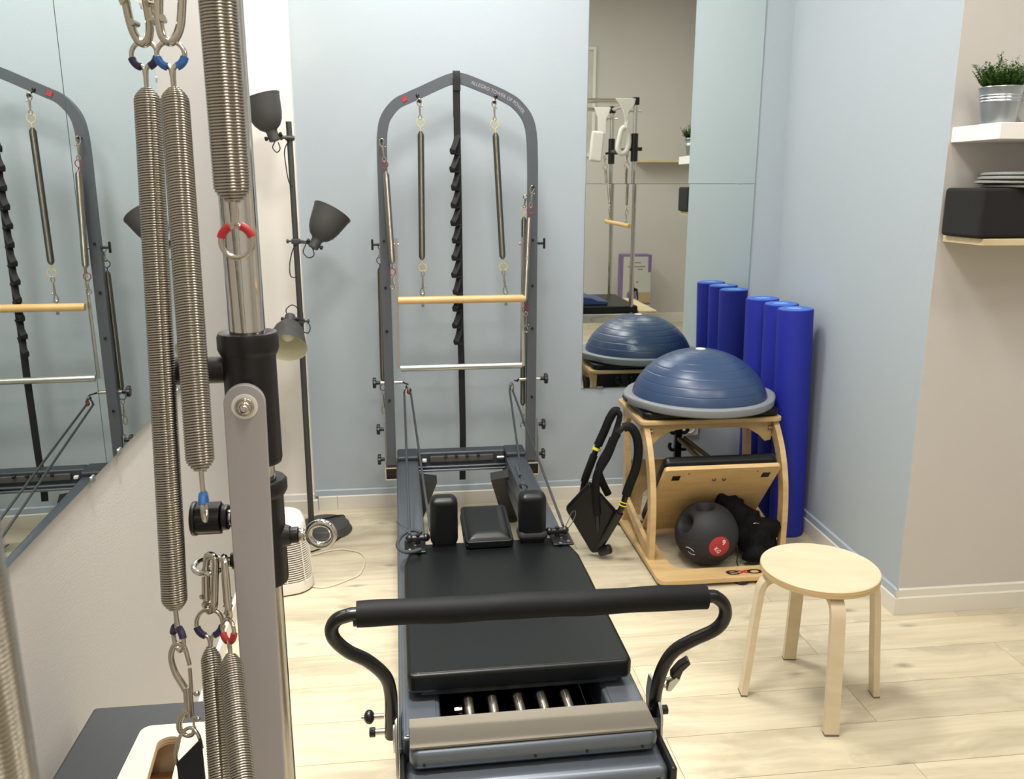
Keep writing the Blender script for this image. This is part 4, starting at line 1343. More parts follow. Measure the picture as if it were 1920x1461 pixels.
for z in (0.515, 0.435):
    for s in (-1, 1):
        MB().tube(catmull([(1.212 + s * 0.01, 3.65, z - 0.014), (1.212 + s * 0.030, 3.65, z - 0.018), (1.212 + s * 0.042, 3.65, z - 0.002), (1.212 + s * 0.038, 3.65, z + 0.016)], 4), 0.0085, 10).build('spring_hook', BLACKP, pst)
for x0, x1 in ((1.205, 1.285), (1.228, 1.345)):
    MB().helix((x0, 3.63, 0.478), (x1, 3.42, 0.395), 0.0125, 0.0017, 12, 5, taper=2).build('pedal_spring', SPRINGM, ch)
# maker's mark on the front board
for s, dx, m in (('e', -0.052, DARKLET), ('x', 0.0, RED), ('o', 0.052, DARKLET)):
    v, f = text_mesh(s, 0.095 if s != 'x' else 0.07, 0.0012, 0.0003)
    MB().add([(p.x * 1.35, p.y * 0.9, p.z) for p in v], f, Matrix.Translation((1.350 + dx * 0.92, 3.150, 0.0366)) @ Matrix.Rotation(pi if s == 'e' and False else 0, 4, 'Z')).build('board_logo', m, ch, False)

# ------------------------------------------------------------------ balance dome on the chair
BX, BYY, BZ = 1.290, 3.632, 0.652
bo = thing('balance_dome', 'inflated blue rubber balance dome on a grey round base resting on the chair seat', 'balance trainer', (BX, BYY, BZ), radians(8))
n = 72
prof = [(0.270, 0.0), (0.322, 0.003), (0.330, 0.010), (0.333, 0.034), (0.329, 0.041), (0.312, 0.044), (0.300, 0.038)]
vs_, fs = [], []
for r, z in prof:
    for k in range(n):
        a = 2 * pi * k / n
        x = r * cos(a)
        y = r * sin(a)
        lim = 0.328 if True else 0
        bulge = 1.0 + 0.035 * max(0, abs(cos(a)) - 0.93) / 0.07 * (1 if r > 0.3 else 0)
        vs_.append((BX + x * bulge, BYY + y, BZ + z))
for i in range(len(prof) - 1):
    for k in range(n):
        fs.append((i * n + k, i * n + (k + 1) % n, (i + 1) * n + (k + 1) % n, (i + 1) * n + k))
fs.append(tuple(range(n)))
fs.append(tuple((len(prof) - 1) * n + k for k in range(n)))
base = MB().add(vs_, fs).build('base_ring', BOSU_BASE, bo)
for s in (-1, 1):
    MB().box((BX + s * 0.339, BYY, BZ + 0.022), (0.014, 0.075, 0.014), 0.004).build('hand_recess', BLACKP, base)
H = 0.240
DR, D0 = 0.300, 0.030
RC = (DR ** 2 + (H - D0) ** 2) / (2 * (H - D0))
AM = math.asin(min(1, DR / RC)) if (H - D0) < RC else pi / 2
prof = []
for k in range(0, 181):
    t = k / 180
    r = DR * cos(t * pi / 2)
    z = 0.5 * (H - RC + sqrt(max(0, RC * RC - r * r))) + 0.5 * (D0 + (H - D0) * sin(t * pi / 2))
    for g in (0.20, 0.31, 0.42, 0.52, 0.62, 0.72, 0.82):
        if abs(t - g) < 0.0045:
            r -= 0.0009
            z -= 0.0007
    prof.append((max(r, 0.0005), z))
prof.insert(0, (DR - 0.002, D0 - 0.02))
MB().lathe(prof, (BX, BYY, BZ), n=80, cap0=False).build('dome', BOSU, bo, angle=60)
MB().lathe([(0.022, H - 0.004), (0.022, H + 0.001), (0.018, H + 0.0025), (0.001, H + 0.0025)], (BX - 0.002, BYY, BZ), n=24).build('valve_cap', WHITEP, bo)

# ------------------------------------------------------------------ medicine ball and black bag under the pedal
MX, MY, MR = 1.250, 3.330, 0.136
mbt = thing('medicine_ball', 'black rubber medicine ball with two grip holes and red weight disc under the pedal', 'ball', (MX, MY, 0))
bm = bmesh.new()
bmesh.ops.create_icosphere(bm, subdivisions=6, radius=MR)
cen = Vector((MX, MY, MR + 0.002))
vd = (Vector((0, 0, 1.6)) - cen).normalized()
right = Vector((1, -0.12, 0)).normalized()
upv = right.cross(-vd).normalized() * -1
upv = upv if upv.z > 0 else -upv
dA = (vd * 0.55 + right * -0.74 + upv * 0.33).normalized()
dB = (vd * 0.50 + right * -0.02 + upv * 0.92).normalized()
for p in bm.verts:
    d = p.co.normalized()
    k = 0
    for dd, w in ((dA, 0.36), (dB, 0.36)):
        ang = d.angle(dd)
        if ang < w:
            q = 0.5 + 0.5 * cos(pi * min(1, max(0, (ang - w * 0.62) / (w * 0.38))))
            k = max(k, q)
    seam = 0.0012 if abs(d.dot(Vector((0.2, 0.3, 0.93)).normalized()) + 0.30) < 0.012 else 0
    p.co = d * (MR - 0.058 * k - seam)
MBm = MB()
bm.verts.index_update()
MBm.add([p.co + cen for p in bm.verts], [[q.index for q in f.verts] for f in bm.faces])
bm.free()
ball = MBm.build('ball_shell', MEDBALL, mbt, angle=60)


def on_ball(u, v, off=0.0012, c=None):
    """wrap flat (u right, v up) round the ball about direction c"""
    c = c or (vd * 0.86 + right * 0.38 + upv * -0.42).normalized()
    a = (right - c * right.dot(c)).normalized()
    b = c.cross(a)
    if b.dot(upv) < 0:
        b = -b
    rr_ = sqrt(u * u + v * v)
    if rr_ < 1e-9:
        return cen + c * (MR + off)
    th = rr_ / MR
    d = c * cos(th) + (a * u + b * v) / rr_ * sin(th)
    return cen + d * (MR + off)


mb = MB()
N, Mr = 40, 8
vs_ = [on_ball(0, 0)]
for j in range(1, Mr + 1):
    for k in range(N):
        a = 2 * pi * k / N
        vs_.append(on_ball(0.046 * j / Mr * cos(a), 0.046 * j / Mr * sin(a)))
fs = [(0, 1 + k, 1 + (k + 1) % N) for k in range(N)]
for j in range(Mr - 1):
    for k in range(N):
        fs.append((1 + j * N + k, 1 + (j + 1) * N + k, 1 + (j + 1) * N + (k + 1) % N, 1 + j * N + (k + 1) % N))
MB().add(vs_, fs).build('weight_disc', REDDOT, mbt)
for s, size, cx, cy, rot in (('9', 0.030, 0.017, 0.018, radians(-112 + 90 + 8)), ('KG', 0.024, -0.010, -0.014, radians(-45))):
    v, f = text_mesh(s, size, 0.0006, 0.0)
    vv = []
    for p in v:
        x, y = p.x * cos(rot) - p.y * sin(rot), p.x * sin(rot) + p.y * cos(rot)
        vv.append(on_ball(cx + x, cy + y, 0.0020))
    MB().add(vv, f).build('weight_number', LETTER, mbt, False)
cL = (vd * 0.62 + right * -0.62 + upv * -0.60).normalized()
for k, (u, v, a0, a1, rr_) in enumerate(((0, 0, 0.2, 2.9, 0.020), (0.012, -0.01, 3.3, 5.9, 0.016))):
    MB().tube([on_ball(u + rr_ * cos(a0 + (a1 - a0) * i / 14), v + 0.5 * rr_ * sin(a0 + (a1 - a0) * i / 14), 0.0006, cL) for i in range(15)], 0.0011, 5).build('printed_mark', LETTER, mbt)

mball = bpy.data.metaballs.new('bagmeta')
mball.resolution = 0.012
mball.threshold = 0.5
for x, y, z, r, sx, sy, sz in ((1.465, 3.37, 0.085, 0.095, 1.1, 1.0, 0.9), (1.52, 3.38, 0.09, 0.10, 1.0, 1.0, 0.9), (1.43, 3.41, 0.17, 0.085, 1, 1, 1.0), (1.345, 3.425, 0.255, 0.056, 1.0, 0.8, 1.1),
                               (1.385, 3.425, 0.225, 0.055, 1, 1, 1), (1.50, 3.33, 0.155, 0.055, 1.2, 1, 0.8), (1.45, 3.27, 0.05, 0.05, 1.2, 1, 0.9), (1.54, 3.36, 0.13, 0.05, 1, 1, 1), (1.47, 3.30, 0.10, 0.06, 1, 1, 1)):
    el = mball.elements.new(type='ELLIPSOID')
    el.co = (x, y, z)
    el.radius = r * 1.25
    el.size_x, el.size_y, el.size_z = sx, sy, sz
mo = bpy.data.objects.new('bagmeta', mball)
C.objects.link(mo)
dg = bpy.context.evaluated_depsgraph_get()
dg.update()
mme = bpy.data.meshes.new_from_object(mo.evaluated_get(dg))
vv = [Vector(v.co) for v in mme.vertices]
ff = [tuple(p.vertices) for p in mme.polygons]
bpy.data.objects.remove(mo)
bpy.data.metaballs.remove(mball)
zmin = min(p.z for p in vv)
vn = []
for p in vv:
    f1 = noise.noise(p * 15) * 0.018 + abs(noise.noise(Vector((p.x * 30, p.y * 30, p.z * 16)))) * 0.022 + noise.noise(p * 70) * 0.004
    q = p + Vector((f1, -f1, f1 * 0.7))
    q.z = max(q.z, 0.001)
    vn.append(q)
bag = thing('cloth_bag', 'crumpled black cloth bag slumped beside the black ball under the chair', 'bag', (1.45, 3.36, 0))
MB().add(vn, ff).build('bag_body', BAGM, bag, angle=80)
MB().tube(catmull([(1.36, 3.27, 0.12), (1.365, 3.25, 0.08), (1.36, 3.24, 0.03), (1.38, 3.23, 0.008), (1.42, 3.225, 0.006)], 6), 0.0025, 6).build('drawstring', BLACKP, bag)
MB().tube(catmull([(1.430, 3.262, 0.200), (1.442, 3.258, 0.203), (1.456, 3.262, 0.199)], 5), 0.0012, 5).build('zip_glint', NICKEL, bag)

# ------------------------------------------------------------------ foam handled trainer leaning against the chair
tr = thing('ab_trainer', 'black exerciser with foam covered loops, yellow rings and square cushion, leaning on the chair', 'exercise tool', (0.80, 3.45, 0))
P1 = [(0.800, 3.44, 0.045), (0.835, 3.40, 0.140), (0.875, 3.36, 0.252), (0.889, 3.355, 0.300), (0.906, 3.352, 0.360), (0.932, 3.35, 0.440), (0.940, 3.35, 0.519), (0.928, 3.352, 0.585), (0.902, 3.355, 0.619), (0.870, 3.36, 0.612), (0.842, 3.365, 0.574), (0.813, 3.37, 0.492), (0.778, 3.375, 0.425), (0.768, 3.38, 0.378), (0.772, 3.39, 0.300), (0.785, 3.41, 0.200), (0.795, 3.43, 0.110)]
cp = catmull(P1, 6)
MB().tube(cp + [cp[0]], 0.0125, 12).build('front_loop', TUBEBLK, tr)
MB().tube(cp[6 * 3 + 2:6 * 9], 0.0195, 14).build('foam_grip', FOAMBLK, tr)
MB().tube(cp[6 * 9 + 4:6 * 15], 0.0175, 14).build('foam_grip', FOAMBLK, tr)
MB().tube(cp[0:6 * 2], 0.0185, 14).build('loop_socket', BLACKP, tr)
i = 6 * 2 + 2
for dlt in (0, 2):
    MB().tube([cp[i + dlt], cp[i + dlt] + (cp[i + dlt + 1] - cp[i + dlt]) * 0.35], 0.0190, 14).build('yellow_ring', YELLOWRIM, tr, label='yellow rubber ring')
P2 = [(0.735, 3.52, 0.250), (0.745, 3.51, 0.330), (0.775, 3.50, 0.430), (0.800, 3.50, 0.499), (0.826, 3.50, 0.560), (0.850, 3.50, 0.620), (0.873, 3.50, 0.652), (0.892, 3.495, 0.636), (0.883, 3.49, 0.591), (0.862, 3.48, 0.536), (0.838, 3.47, 0.486), (0.808, 3.46, 0.438), (0.797, 3.46, 0.395), (0.810, 3.46, 0.351), (0.842, 3.46, 0.285)]
cq = catmull(P2, 6)
MB().tube(cq, 0.0125, 12).build('rear_loop', TUBEBLK, tr)
MB().tube(cq[6 * 3:6 * 6 + 4], 0.0190, 14).build('foam_grip', FOAMBLK, tr)
MB().tube(cq[6 * 9:], 0.0165, 14).build('foam_grip', FOAMBLK, tr)
MB().tube(cq[6:6 * 2 + 3], 0.0175, 14).build('loop_socket', BLACKP, tr)
MB().tube([cq[6 * 2 + 4], cq[6 * 2 + 5]], 0.0188, 14).build('yellow_ring', YELLOWRIM, tr, label='yellow rubber ring')
pc = [Vector((0.752, 3.43, 0.368)), Vector((0.868, 3.40, 0.228)), Vector((0.812, 3.46, 0.030)), Vector((0.776, 3.47, 0.024)), Vector((0.650, 3.45, 0.235))]
o0 = pc[4]
xx = (pc[1] - pc[4]).normalized()
yy = (pc[0] - pc[3])
Mq = basis(o0, xx, yy)
inv = Mq.inverted()
q2 = [(inv @ p) for p in pc]
poly = [(p.x, p.y) for p in q2]
cx = sum(p[0] for p in poly) / 5
cy = sum(p[1] for p in poly) / 5
rp = []
for i in range(5):
    a, b, c = Vector(poly[i - 1]), Vector(poly[i]), Vector(poly[(i + 1) % 5])
    l1, l2 = (a - b).normalized() * 0.014, (c - b).normalized() * 0.014
    for t in (0, 0.33, 0.66, 1):
        rp.append(tuple((b + l1) * (1 - t) ** 2 + b * 2 * t * (1 - t) + (b + l2) * t * t))
MB().prism(rp, 0.034, Mq @ Matrix.Translation((0, 0, -0.017)), bevel=0.009).build('cushion', VINYL, tr)
MB().cyl((0.800, 3.425, 0.030), (0.845, 3.40, 0.055), 0.022, 16, bev=0.006).build('hinge', BLACKP, tr)

# ------------------------------------------------------------------ foam rollers
def roller(base, top, label):
    base, top = Vector(base), Vector(top)
    ax_ = (top - base).normalized()
    L_ = (top - base).length
    t = thing('foam_roller', label, 'foam roller', base, 0, 'blue foam rollers standing in the corner')
    R_ = 0.0785
    MB().lathe([(R_ - 0.004, 0), (R_, 0.004), (R_, L_ - 0.004), (R_ - 0.004, L_)], base, ax_, 48).build('foam_body', ROLLERM, t)
    MB().lathe([(R_ - 0.005, 0), (R_ - 0.005, 0.0012)], base + ax_ * L_, ax_, 48).build('end_face', ROLLERTOP, t)
    a, b = MB().frame(ax_)
    c = base + ax_ * (L_ + 0.0014)
    MB().prism([(0.040 * cos(q), 0.026 * sin(q)) for q in [2 * pi * k / 28 for k in range(28)]], 0.0006, basis(c, (1, 0.0, 0), (0, 1, 0))).build('end_label', RINGPRINT, t, label='pale blue printed oval')
    return t


roller((1.748, 3.615, 0.001), (1.712, 3.615, 1.068), 'blue foam roller standing nearest the camera of the three in the corner')
roller((1.752, 3.790, 0.001), (1.722, 3.785, 1.068), 'blue foam roller in the middle of the three in the corner')
roller((1.735, 3.985, 0.001), (1.712, 3.980, 1.068), 'blue foam roller at the back, closest to the mirror edge')

# ------------------------------------------------------------------ wall socket
so = thing('wall_socket', 'white wall socket low on the blue wall behind the exercise chair', 'socket', (1.440, BY, 0.365))
MB().prism(rrect(0.082, 0.082, 0.008), 0.010, basis((1.447, BY, 0.368), (1, 0, 0), (0, 0, 1)), bevel=0.002).build('plate', WHITEP, so)
MB().lathe([(0.030, 0), (0.030, 0.004), (0.026, 0.004), (0.024, -0.006), (0.001, -0.006)], (1.440, BY - 0.010, 0.368), (0, -1, 0), 28).build('socket_well', WHITEP, so)
for dx in (-0.009, 0.009):
    MB().lathe([(0.003, 0), (0.003, 0.001)], (1.440 + dx, BY - 0.0045, 0.368), (0, -1, 0), 10).build('pin_hole', BLACKP, so)

# ------------------------------------------------------------------ stool
SCX, SCY, SRot = 1.247, 2.328, radians(-8)
sl = thing('round_stool', 'round pale birch stool with four bent plywood legs', 'stool', (SCX, SCY, 0), SRot)
ROOT = ROOTM[sl.name]
pr = [(0.150, 0.4225), (0.176, 0.424), (0.1785, 0.427), (0.1785, 0.4455), (0.176, 0.448), (0.02, 0.4482)]
seat = MB().lathe(pr[:5], (SCX, SCY, 0), n=72).build('seat', STOOLW, sl, angle=30)
MB().lathe([(0.1788, 0.4275), (0.1790, 0.4285), (0.1790, 0.444), (0.1788, 0.445)], (SCX, SCY, 0), n=72, cap0=False, cap1=False).build('seat_edge', STOOLE, seat)
for k in range(4):
    a = radians(8 + 90 * k) * -1 + pi / 2 * 0
    a = SRot + pi / 2 * k
    d = Vector((cos(a), sin(a), 0))
    s = Vector((-sin(a), cos(a), 0))
    c = Vector((SCX, SCY, 0))
    P = lambda r, z: c + d * r + Vector((0, 0, z))
    path = [P(0.03, 0.412), P(0.10, 0.412), P(0.130, 0.411), P(0.152, 0.406), P(0.168, 0.394), P(0.177, 0.375), P(0.181, 0.35), P(0.190, 0.26), P(0.200, 0.13), P(0.2115, 0.003)]
    lg = MB().ribbon(catmull(path, 4), 0.042, 0.0195, s).build('leg', STOOLW, sl)
    MB().ribbon([P(0.2113, 0.006), P(0.2118, 0.0002)], 0.043, 0.0205, s).build('felt_pad', GRITM, lg)

# ------------------------------------------------------------------ shelves on the return wall
sh = thing('wall_shelf', 'thick white floating shelf on the right wall carrying the metal plant pot', 'shelf', (2.3, 2.80, 1.745))
MB().box((2.28, 2.677, 1.768), (0.90, 0.245, 0.050), 0.002).build('board', WHITEM, sh)
sp_ = thing('wall_shelf', 'thin pale wooden shelf board under the black foam block', 'shelf', (2.3, 2.80, 1.40))
MB().box((2.26, 2.690, 1.424), (0.84, 0.218, 0.022), 0.002).build('board', PINEM, sp_)

fb_ = placed(MB().box((2.13, 2.683, 1.516), (0.62, 0.205, 0.158), 0.012, 3).build('foam_block', BLOCKM, None), (2.13, 2.683, 1.436))
tag(fb_, 'large black fuzzy foam block on the pale wooden wall shelf', 'foam block')
zz = 1.5955
for k, (dx, dy, lab) in enumerate(((0.016, 0.0, 'lowest of the four grey rubber discs on the black foam block'), (-0.004, 0.004, 'second grey rubber disc from the bottom of the stack on the black block'),
                                   (0.0, -0.004, 'third grey rubber disc from the bottom of the stack on the black block'), (0.012, 0.0, 'topmost grey rubber disc of the stack on the black block'))):
    R_ = 0.130
    t = MB().lathe([(R_ - 0.01, 0), (R_, 0.003), (R_, 0.007), (R_ - 0.012, 0.0115), (0.03, 0.0125)], (2.005 + dx, 2.665 + dy, zz), n=56).build('rubber_disc', DISC, None)
    placed(t, (2.005 + dx, 2.665 + dy, zz))
    tag(t, lab, 'disc', 'grey rubber discs stacked on the foam block')
    zz += 0.0128
pp_ = thing('potted_plant', 'small bushy green herb in a ribbed zinc bucket on the white shelf', 'plant', (1.896, 2.665, 1.7935))
PX, PY, PZ = 1.896, 2.665, 1.7935
MB().lathe([(0.048, 0.0), (0.050, 0.002), (0.0582, 0.066), (0.0612, 0.069), (0.0592, 0.073), (0.0590, 0.075), (0.0620, 0.078), (0.0600, 0.082), (0.0598, 0.084), (0.0630, 0.087), (0.0612, 0.091), (0.0648, 0.108), (0.0675, 0.112), (0.0665, 0.114), (0.0645, 0.112), (0.062, 0.100), (0.001, 0.099)], (PX, PY, PZ), n=48).build('bucket', ZINC, pp_)
MB().lathe([(0.061, 0.0), (0.001, 0.003)], (PX, PY, PZ + 0.100), n=24).build('soil', SOIL, pp_)
rnd = random.Random(4)
mb = MB()
ms = MB()
for i in range(190):
    a = rnd.random() * 2 * pi
    r0 = rnd.random() ** 0.6 * 0.045
    tilt = rnd.uniform(0.05, 0.75) * (r0 / 0.045 + 0.3)
    Ls = rnd.uniform(0.045, 0.088) if i > 16 else rnd.uniform(0.09, 0.122)
    b0 = Vector((PX + r0 * cos(a), PY + r0 * sin(a), PZ + 0.100))
    dr = Vector((cos(a) * tilt, sin(a) * tilt, 1)).normalized()
    tipp = b0 + dr * Ls + Vector((rnd.uniform(-.01, .01), rnd.uniform(-.01, .01), 0))
    ms.tube([b0, b0.lerp(tipp, 0.5) + Vector((rnd.uniform(-.004, .004), rnd.uniform(-.004, .004), 0)), tipp], 0.0006, 4)
    nL = 26
    for j in range(nL):
        f = 0.2 + 0.8 * (j + rnd.random()) / nL
        p = b0.lerp(tipp, f)
        q = rnd.random() * 2 * pi
        d = Vector((cos(q), sin(q), rnd.uniform(0.1, 0.9))).normalized()
        s = d.cross(Vector((0, 0, 1))).normalized()
        ll, ww = rnd.uniform(0.006, 0.011), rnd.uniform(0.0022, 0.0036)
        u_ = d.cross(s) * 0.0008
        mb.add([p, p + d * ll * 0.5 + s * ww + u_, p + d * ll, p + d * ll * 0.5 - s * ww + u_], [(0, 1, 2), (0, 2, 3)])
ms.build('stem', LEAF, pp_, kind='stuff')
mb.build('foliage', LEAF, pp_, kind='stuff')
wv_ = thing('white_vase', 'glossy white ribbed vase at the right edge beside the metal plant pot', 'vase', (2.052, 2.67, 1.7935))
pr = []
for k in range(31):
    t = k / 30
    r = 0.045 + 0.040 * sin(pi * min(1, t * 1.15)) ** 0.8 if t < 0.87 else 0.045 + 0.012 * (t - 0.87) / 0.13
    pr.append((r + 0.0012 * sin(t * 70), 0.225 * t))
MB().lathe(pr, (2.052, 2.67, 1.7935), n=40, cap1=False).build('vase_body', WHITEM, wv_)

# ------------------------------------------------------------------ trapeze table in the foreground, along the left wall
PXX, PYY = -0.162, 0.870
tt = thing('trapeze_table', 'trapeze table by the left wall with chrome pole, black sleeves and grey swing bar', 'exercise machine', (PXX, PYY, 0))
MB().cyl((PXX, PYY, 0.0), (PXX, PYY, 1.985), 0.0176, 48).build('pole', CHROME, tt)
MB().cyl((PXX, PYY, 1.98), (PXX, PYY, 2.03), 0.024, 28, bev=0.004).build('corner_joint', BLACKP, tt)
MB().cyl((PXX, PYY, 2.005), (-0.585, PYY, 2.005), 0.0176, 28).build('overhead_tube', CHROME, tt)
MB().cyl((PXX, PYY, 2.005), (PXX, -0.95, 2.005), 0.0176, 28).build('overhead_tube', CHROME, tt)
MB().cyl((PXX, PYY, 1.845), (-0.585, PYY, 1.845), 0.0125, 24).build('cross_tube', CHROME, tt)
MB().cyl((PXX + 0.045, PYY, 1.845), (PXX + 0.045, 0.0, 1.845), 0.0125, 24).cyl((PXX, PYY, 1.845), (PXX + 0.052, PYY, 1.845), 0.0125, 24).build('side_tube', CHROME, tt)
MB().cyl((-0.583, PYY, 0.0), (-0.583, PYY, 2.02), 0.0176, 28).build('pole', CHROME, tt)
# bed
MB().prism(rrect(0.272, 2.9, 0.008, cx=-0.467, cy=1.487 - 1.45), 0.055, Matrix.Translation((0, 0, 0.605)), bevel=0.008).build('mattress', MATGREY, tt)
MB().box((-0.462, 0.04, 0.575), (0.262, 2.88, 0.055), 0.004).build('bed_frame', ALU, tt)
MB().box((-0.33, 0.87, 0.50), (0.36, 0.06, 0.05), 0.006).build('pole_bracket', ALU, tt)
for x in (-0.56, -0.36):
    for y in (1.40, -1.33):
        MB().cyl((x, y, 0.001), (x, y, 0.55), 0.02, 20).build('leg', ALU, tt)
# upper sleeve
sv = MB().lathe([(0.0180, 0.0), (0.0250, 0.0), (0.0262, 0.004), (0.0262, 0.112), (0.0285, 0.116), (0.0300, 0.120), (0.0300, 0.132), (0.0285, 0.136), (0.0240, 0.1365), (0.0185, 0.1335)], (PXX, PYY, 1.322), n=56, cap0=False, cap1=False).build('upper_sleeve', BLACKP, tt)
MB().lathe([(0.006, 0), (0.006, 0.0012), (0.004, 0.0012), (0.0035, -0.0006), (0.0005, -0.0006)], (PXX + 0.003, PYY - 0.0262, 1.408), (0.1, -1, 0), 20).build('rivet', BLACKP, sv)
MB().cyl((PXX - 0.022, PYY, 1.420), (PXX - 0.042, PYY, 1.420), 0.0135, 28, bev=0.003).build('plunger_boss', BLACKP, sv)
MB().cyl((PXX - 0.041, PYY, 1.420), (PXX - 0.048, PYY, 1.420), 0.0085, 24).build('plunger_pin', CHROME, sv)
MB().cyl((PXX - 0.046, PYY, 1.420), (PXX - 0.082, PYY, 1.420), 0.0145, 28, bev=0.003).build('plunger_knob', BLACKP, sv)
# swing bar
bc0 = Vector((-0.163, 0.836, 1.393))
bc1 = Vector((-0.168, 0.838, 1.100))
ed = (bc1 - bc0).normalized()
bc2 = bc0 + ed * 0.78
xb = Vector((1, 0.10, 0)).normalized()
xb = (xb - ed * xb.dot(ed)).normalized()
Mb = basis(bc0, xb, -ed)               # x: width, y: up the bar; z: out to the camera
hw_ = 0.0197
Lb = (bc2 - bc0).length
poly = [(hw_ * cos(a), hw_ * sin(a)) for a in [pi * k / 24 for k in range(25)]] + [(-hw_, -Lb), (hw_, -Lb)]
br = MB().prism(poly, 0.009, Mb @ Matrix.Translation((0, 0, -0.0045)), bevel=0.0014).build('swing_bar', BAR_GREY, tt)
zb_ = Mb.col[2].to_3d()
MB().lathe([(0.0125, 0.0), (0.0125, 0.0012), (0.0118, 0.0016), (0.001, 0.0016)], Mb @ Vector((0, -0.002, 0.0045)), zb_, 40).build('nylon_washer', WHITEP, br)
MB().lathe([(0.0092, 0.0), (0.0092, 0.0018), (0.0084, 0.0026), (0.0074, 0.0026), (0.0072, 0.0068), (0.0058, 0.0088), (0.0044, 0.0090)], Mb @ Vector((0, -0.002, 0.006)), zb_, 6 * 6, cap1=False).build('pivot_nut', NICKEL, br)
MB().lathe([(0.0045, 0.0), (0.0045, 0.0122), (0.0036, 0.0130), (0.0030, 0.0130)], Mb @ Vector((0, -0.002, 0.006)), zb_, 28, cap1=False).lathe([(0.0031, 0.0110), (0.0005, 0.0108)], Mb @ Vector((0, -0.002, 0.006)), zb_, 6).build('pivot_bolt', CHROME, br)
MB().cyl(Mb @ Vector((0, 0, -0.004)), Mb @ Vector((0, 0.004, -0.012)), 0.011, 24).build('pivot_spacer', BLACKP, br)
# lower sleeve
lv_ = MB().lathe([(0.0180, 0.0), (0.0240, 0.0), (0.0246, 0.004), (0.0246, 0.096), (0.0275, 0.100), (0.0292, 0.104), (0.0292, 0.113), (0.0270, 0.116), (0.0185, 0.114)], (PXX, PYY, 1.188), n=56, cap0=False, cap1=False).build('lower_sleeve', BLACKP, tt)
zc = 1.2385
MB().cyl((PXX + 0.018, PYY, zc), (PXX + 0.030, PYY, zc), 0.0135, 24, r2=0.0105, bev=0.002).cyl((PXX + 0.028, PYY, zc), (PXX + 0.0375, PYY, zc), 0.0088, 24, bev=0.001).build('eye_boss', BLACKP, lv_)
MB().lathe([(0.0068, 0), (0.0076, 0.001), (0.0076, 0.0052), (0.0068, 0.006)], (PXX + 0.0375, PYY, zc), (1, 0, 0), 6).build('lock_nut', NICKEL, lv_)
MB().cyl((PXX + 0.043, PYY, zc), (PXX + 0.047, PYY, zc), 0.004, 12).torus((PXX + 0.0615, PYY - 0.002, zc + 0.0004), (0.10, 1, 0.05), 0.0132, 0.0041, 48, 14).build('eye_bolt', CHROME, lv_)
zk = 1.262
MB().cyl((PXX - 0.0150, PYY, zk), (PXX - 0.0290, PYY, zk), 0.0145, 26, bev=0.002).build('plunger_boss', BLACKP, lv_)
MB().cyl((PXX - 0.0280, PYY, zk), (PXX - 0.0320, PYY, zk), 0.0085, 22).build('plunger_pin', CHROME, lv_)
mb = MB().cyl((PXX - 0.0320, PYY, zk), (PXX - 0.0400, PYY, zk), 0.0135, 28, bev=0.002)
poly = []
for k in range(64):
    a = 2 * pi * k / 64
    q = 0.0170 - 0.0014 * (1 if (k % 8) < 4 else 0)
    poly.append((q * cos(a), q * sin(a)))
mb.prism(poly, 0.026, basis((PXX - 0.066, PYY, zk), (0, 1, 0), (0, 0, 1)), bevel=0.0004)
mb.cyl((PXX - 0.0695, PYY, zk), (PXX - 0.0640, PYY, zk), 0.0182, 40, bev=0.0018)
mb.build('plunger_knob', BLACKP, lv_)
ze = 1.2155
MB().cyl((PXX - 0.020, PYY - 0.006, ze + 0.001), (PXX - 0.032, PYY - 0.008, ze), 0.0088, 24, bev=0.001).build('eye_boss', BLACKP, lv_)
MB().lathe([(0.0062, 0), (0.0070, 0.001), (0.0070, 0.0050), (0.0062, 0.006)], (PXX - 0.0315, PYY - 0.008, ze), (-1, 0, 0), 6).build('lock_nut', NICKEL, lv_)
EC = Vector((PXX - 0.0535, PYY - 0.014, ze - 0.001))
MB().torus(EC, (0.05, -0.12, 1), 0.0152, 0.0030, 44, 12, radians(12), radians(348)).cyl((PXX - 0.036, PYY - 0.009, ze), (PXX - 0.040, PYY - 0.011, ze), 0.003, 10).build('eye_bolt', CHROME, lv_)


# ------------------------------------------------------------------ foreground springs
def eye_sleeved(t, name, c, R, r, tip, sleeve, n):
    c, tip = Vector(c), Vector(tip)
    e_ = wire_eye(MB(), c, R, r, tip, n).build(name, NICKEL, t)
    d = (tip - c).normalized()
    s = d.cross(Vector(n)).normalized()
    for sg in (-1, 1):
        pts = [c + (d * cos(a) + s * (sg * sin(a))) * R for a in [radians(20 + 7 * k) for k in range(9)]]
        MB().tube(pts, r * 1.6, 10).build('colour_sleeve', sleeve, e_, label=None)


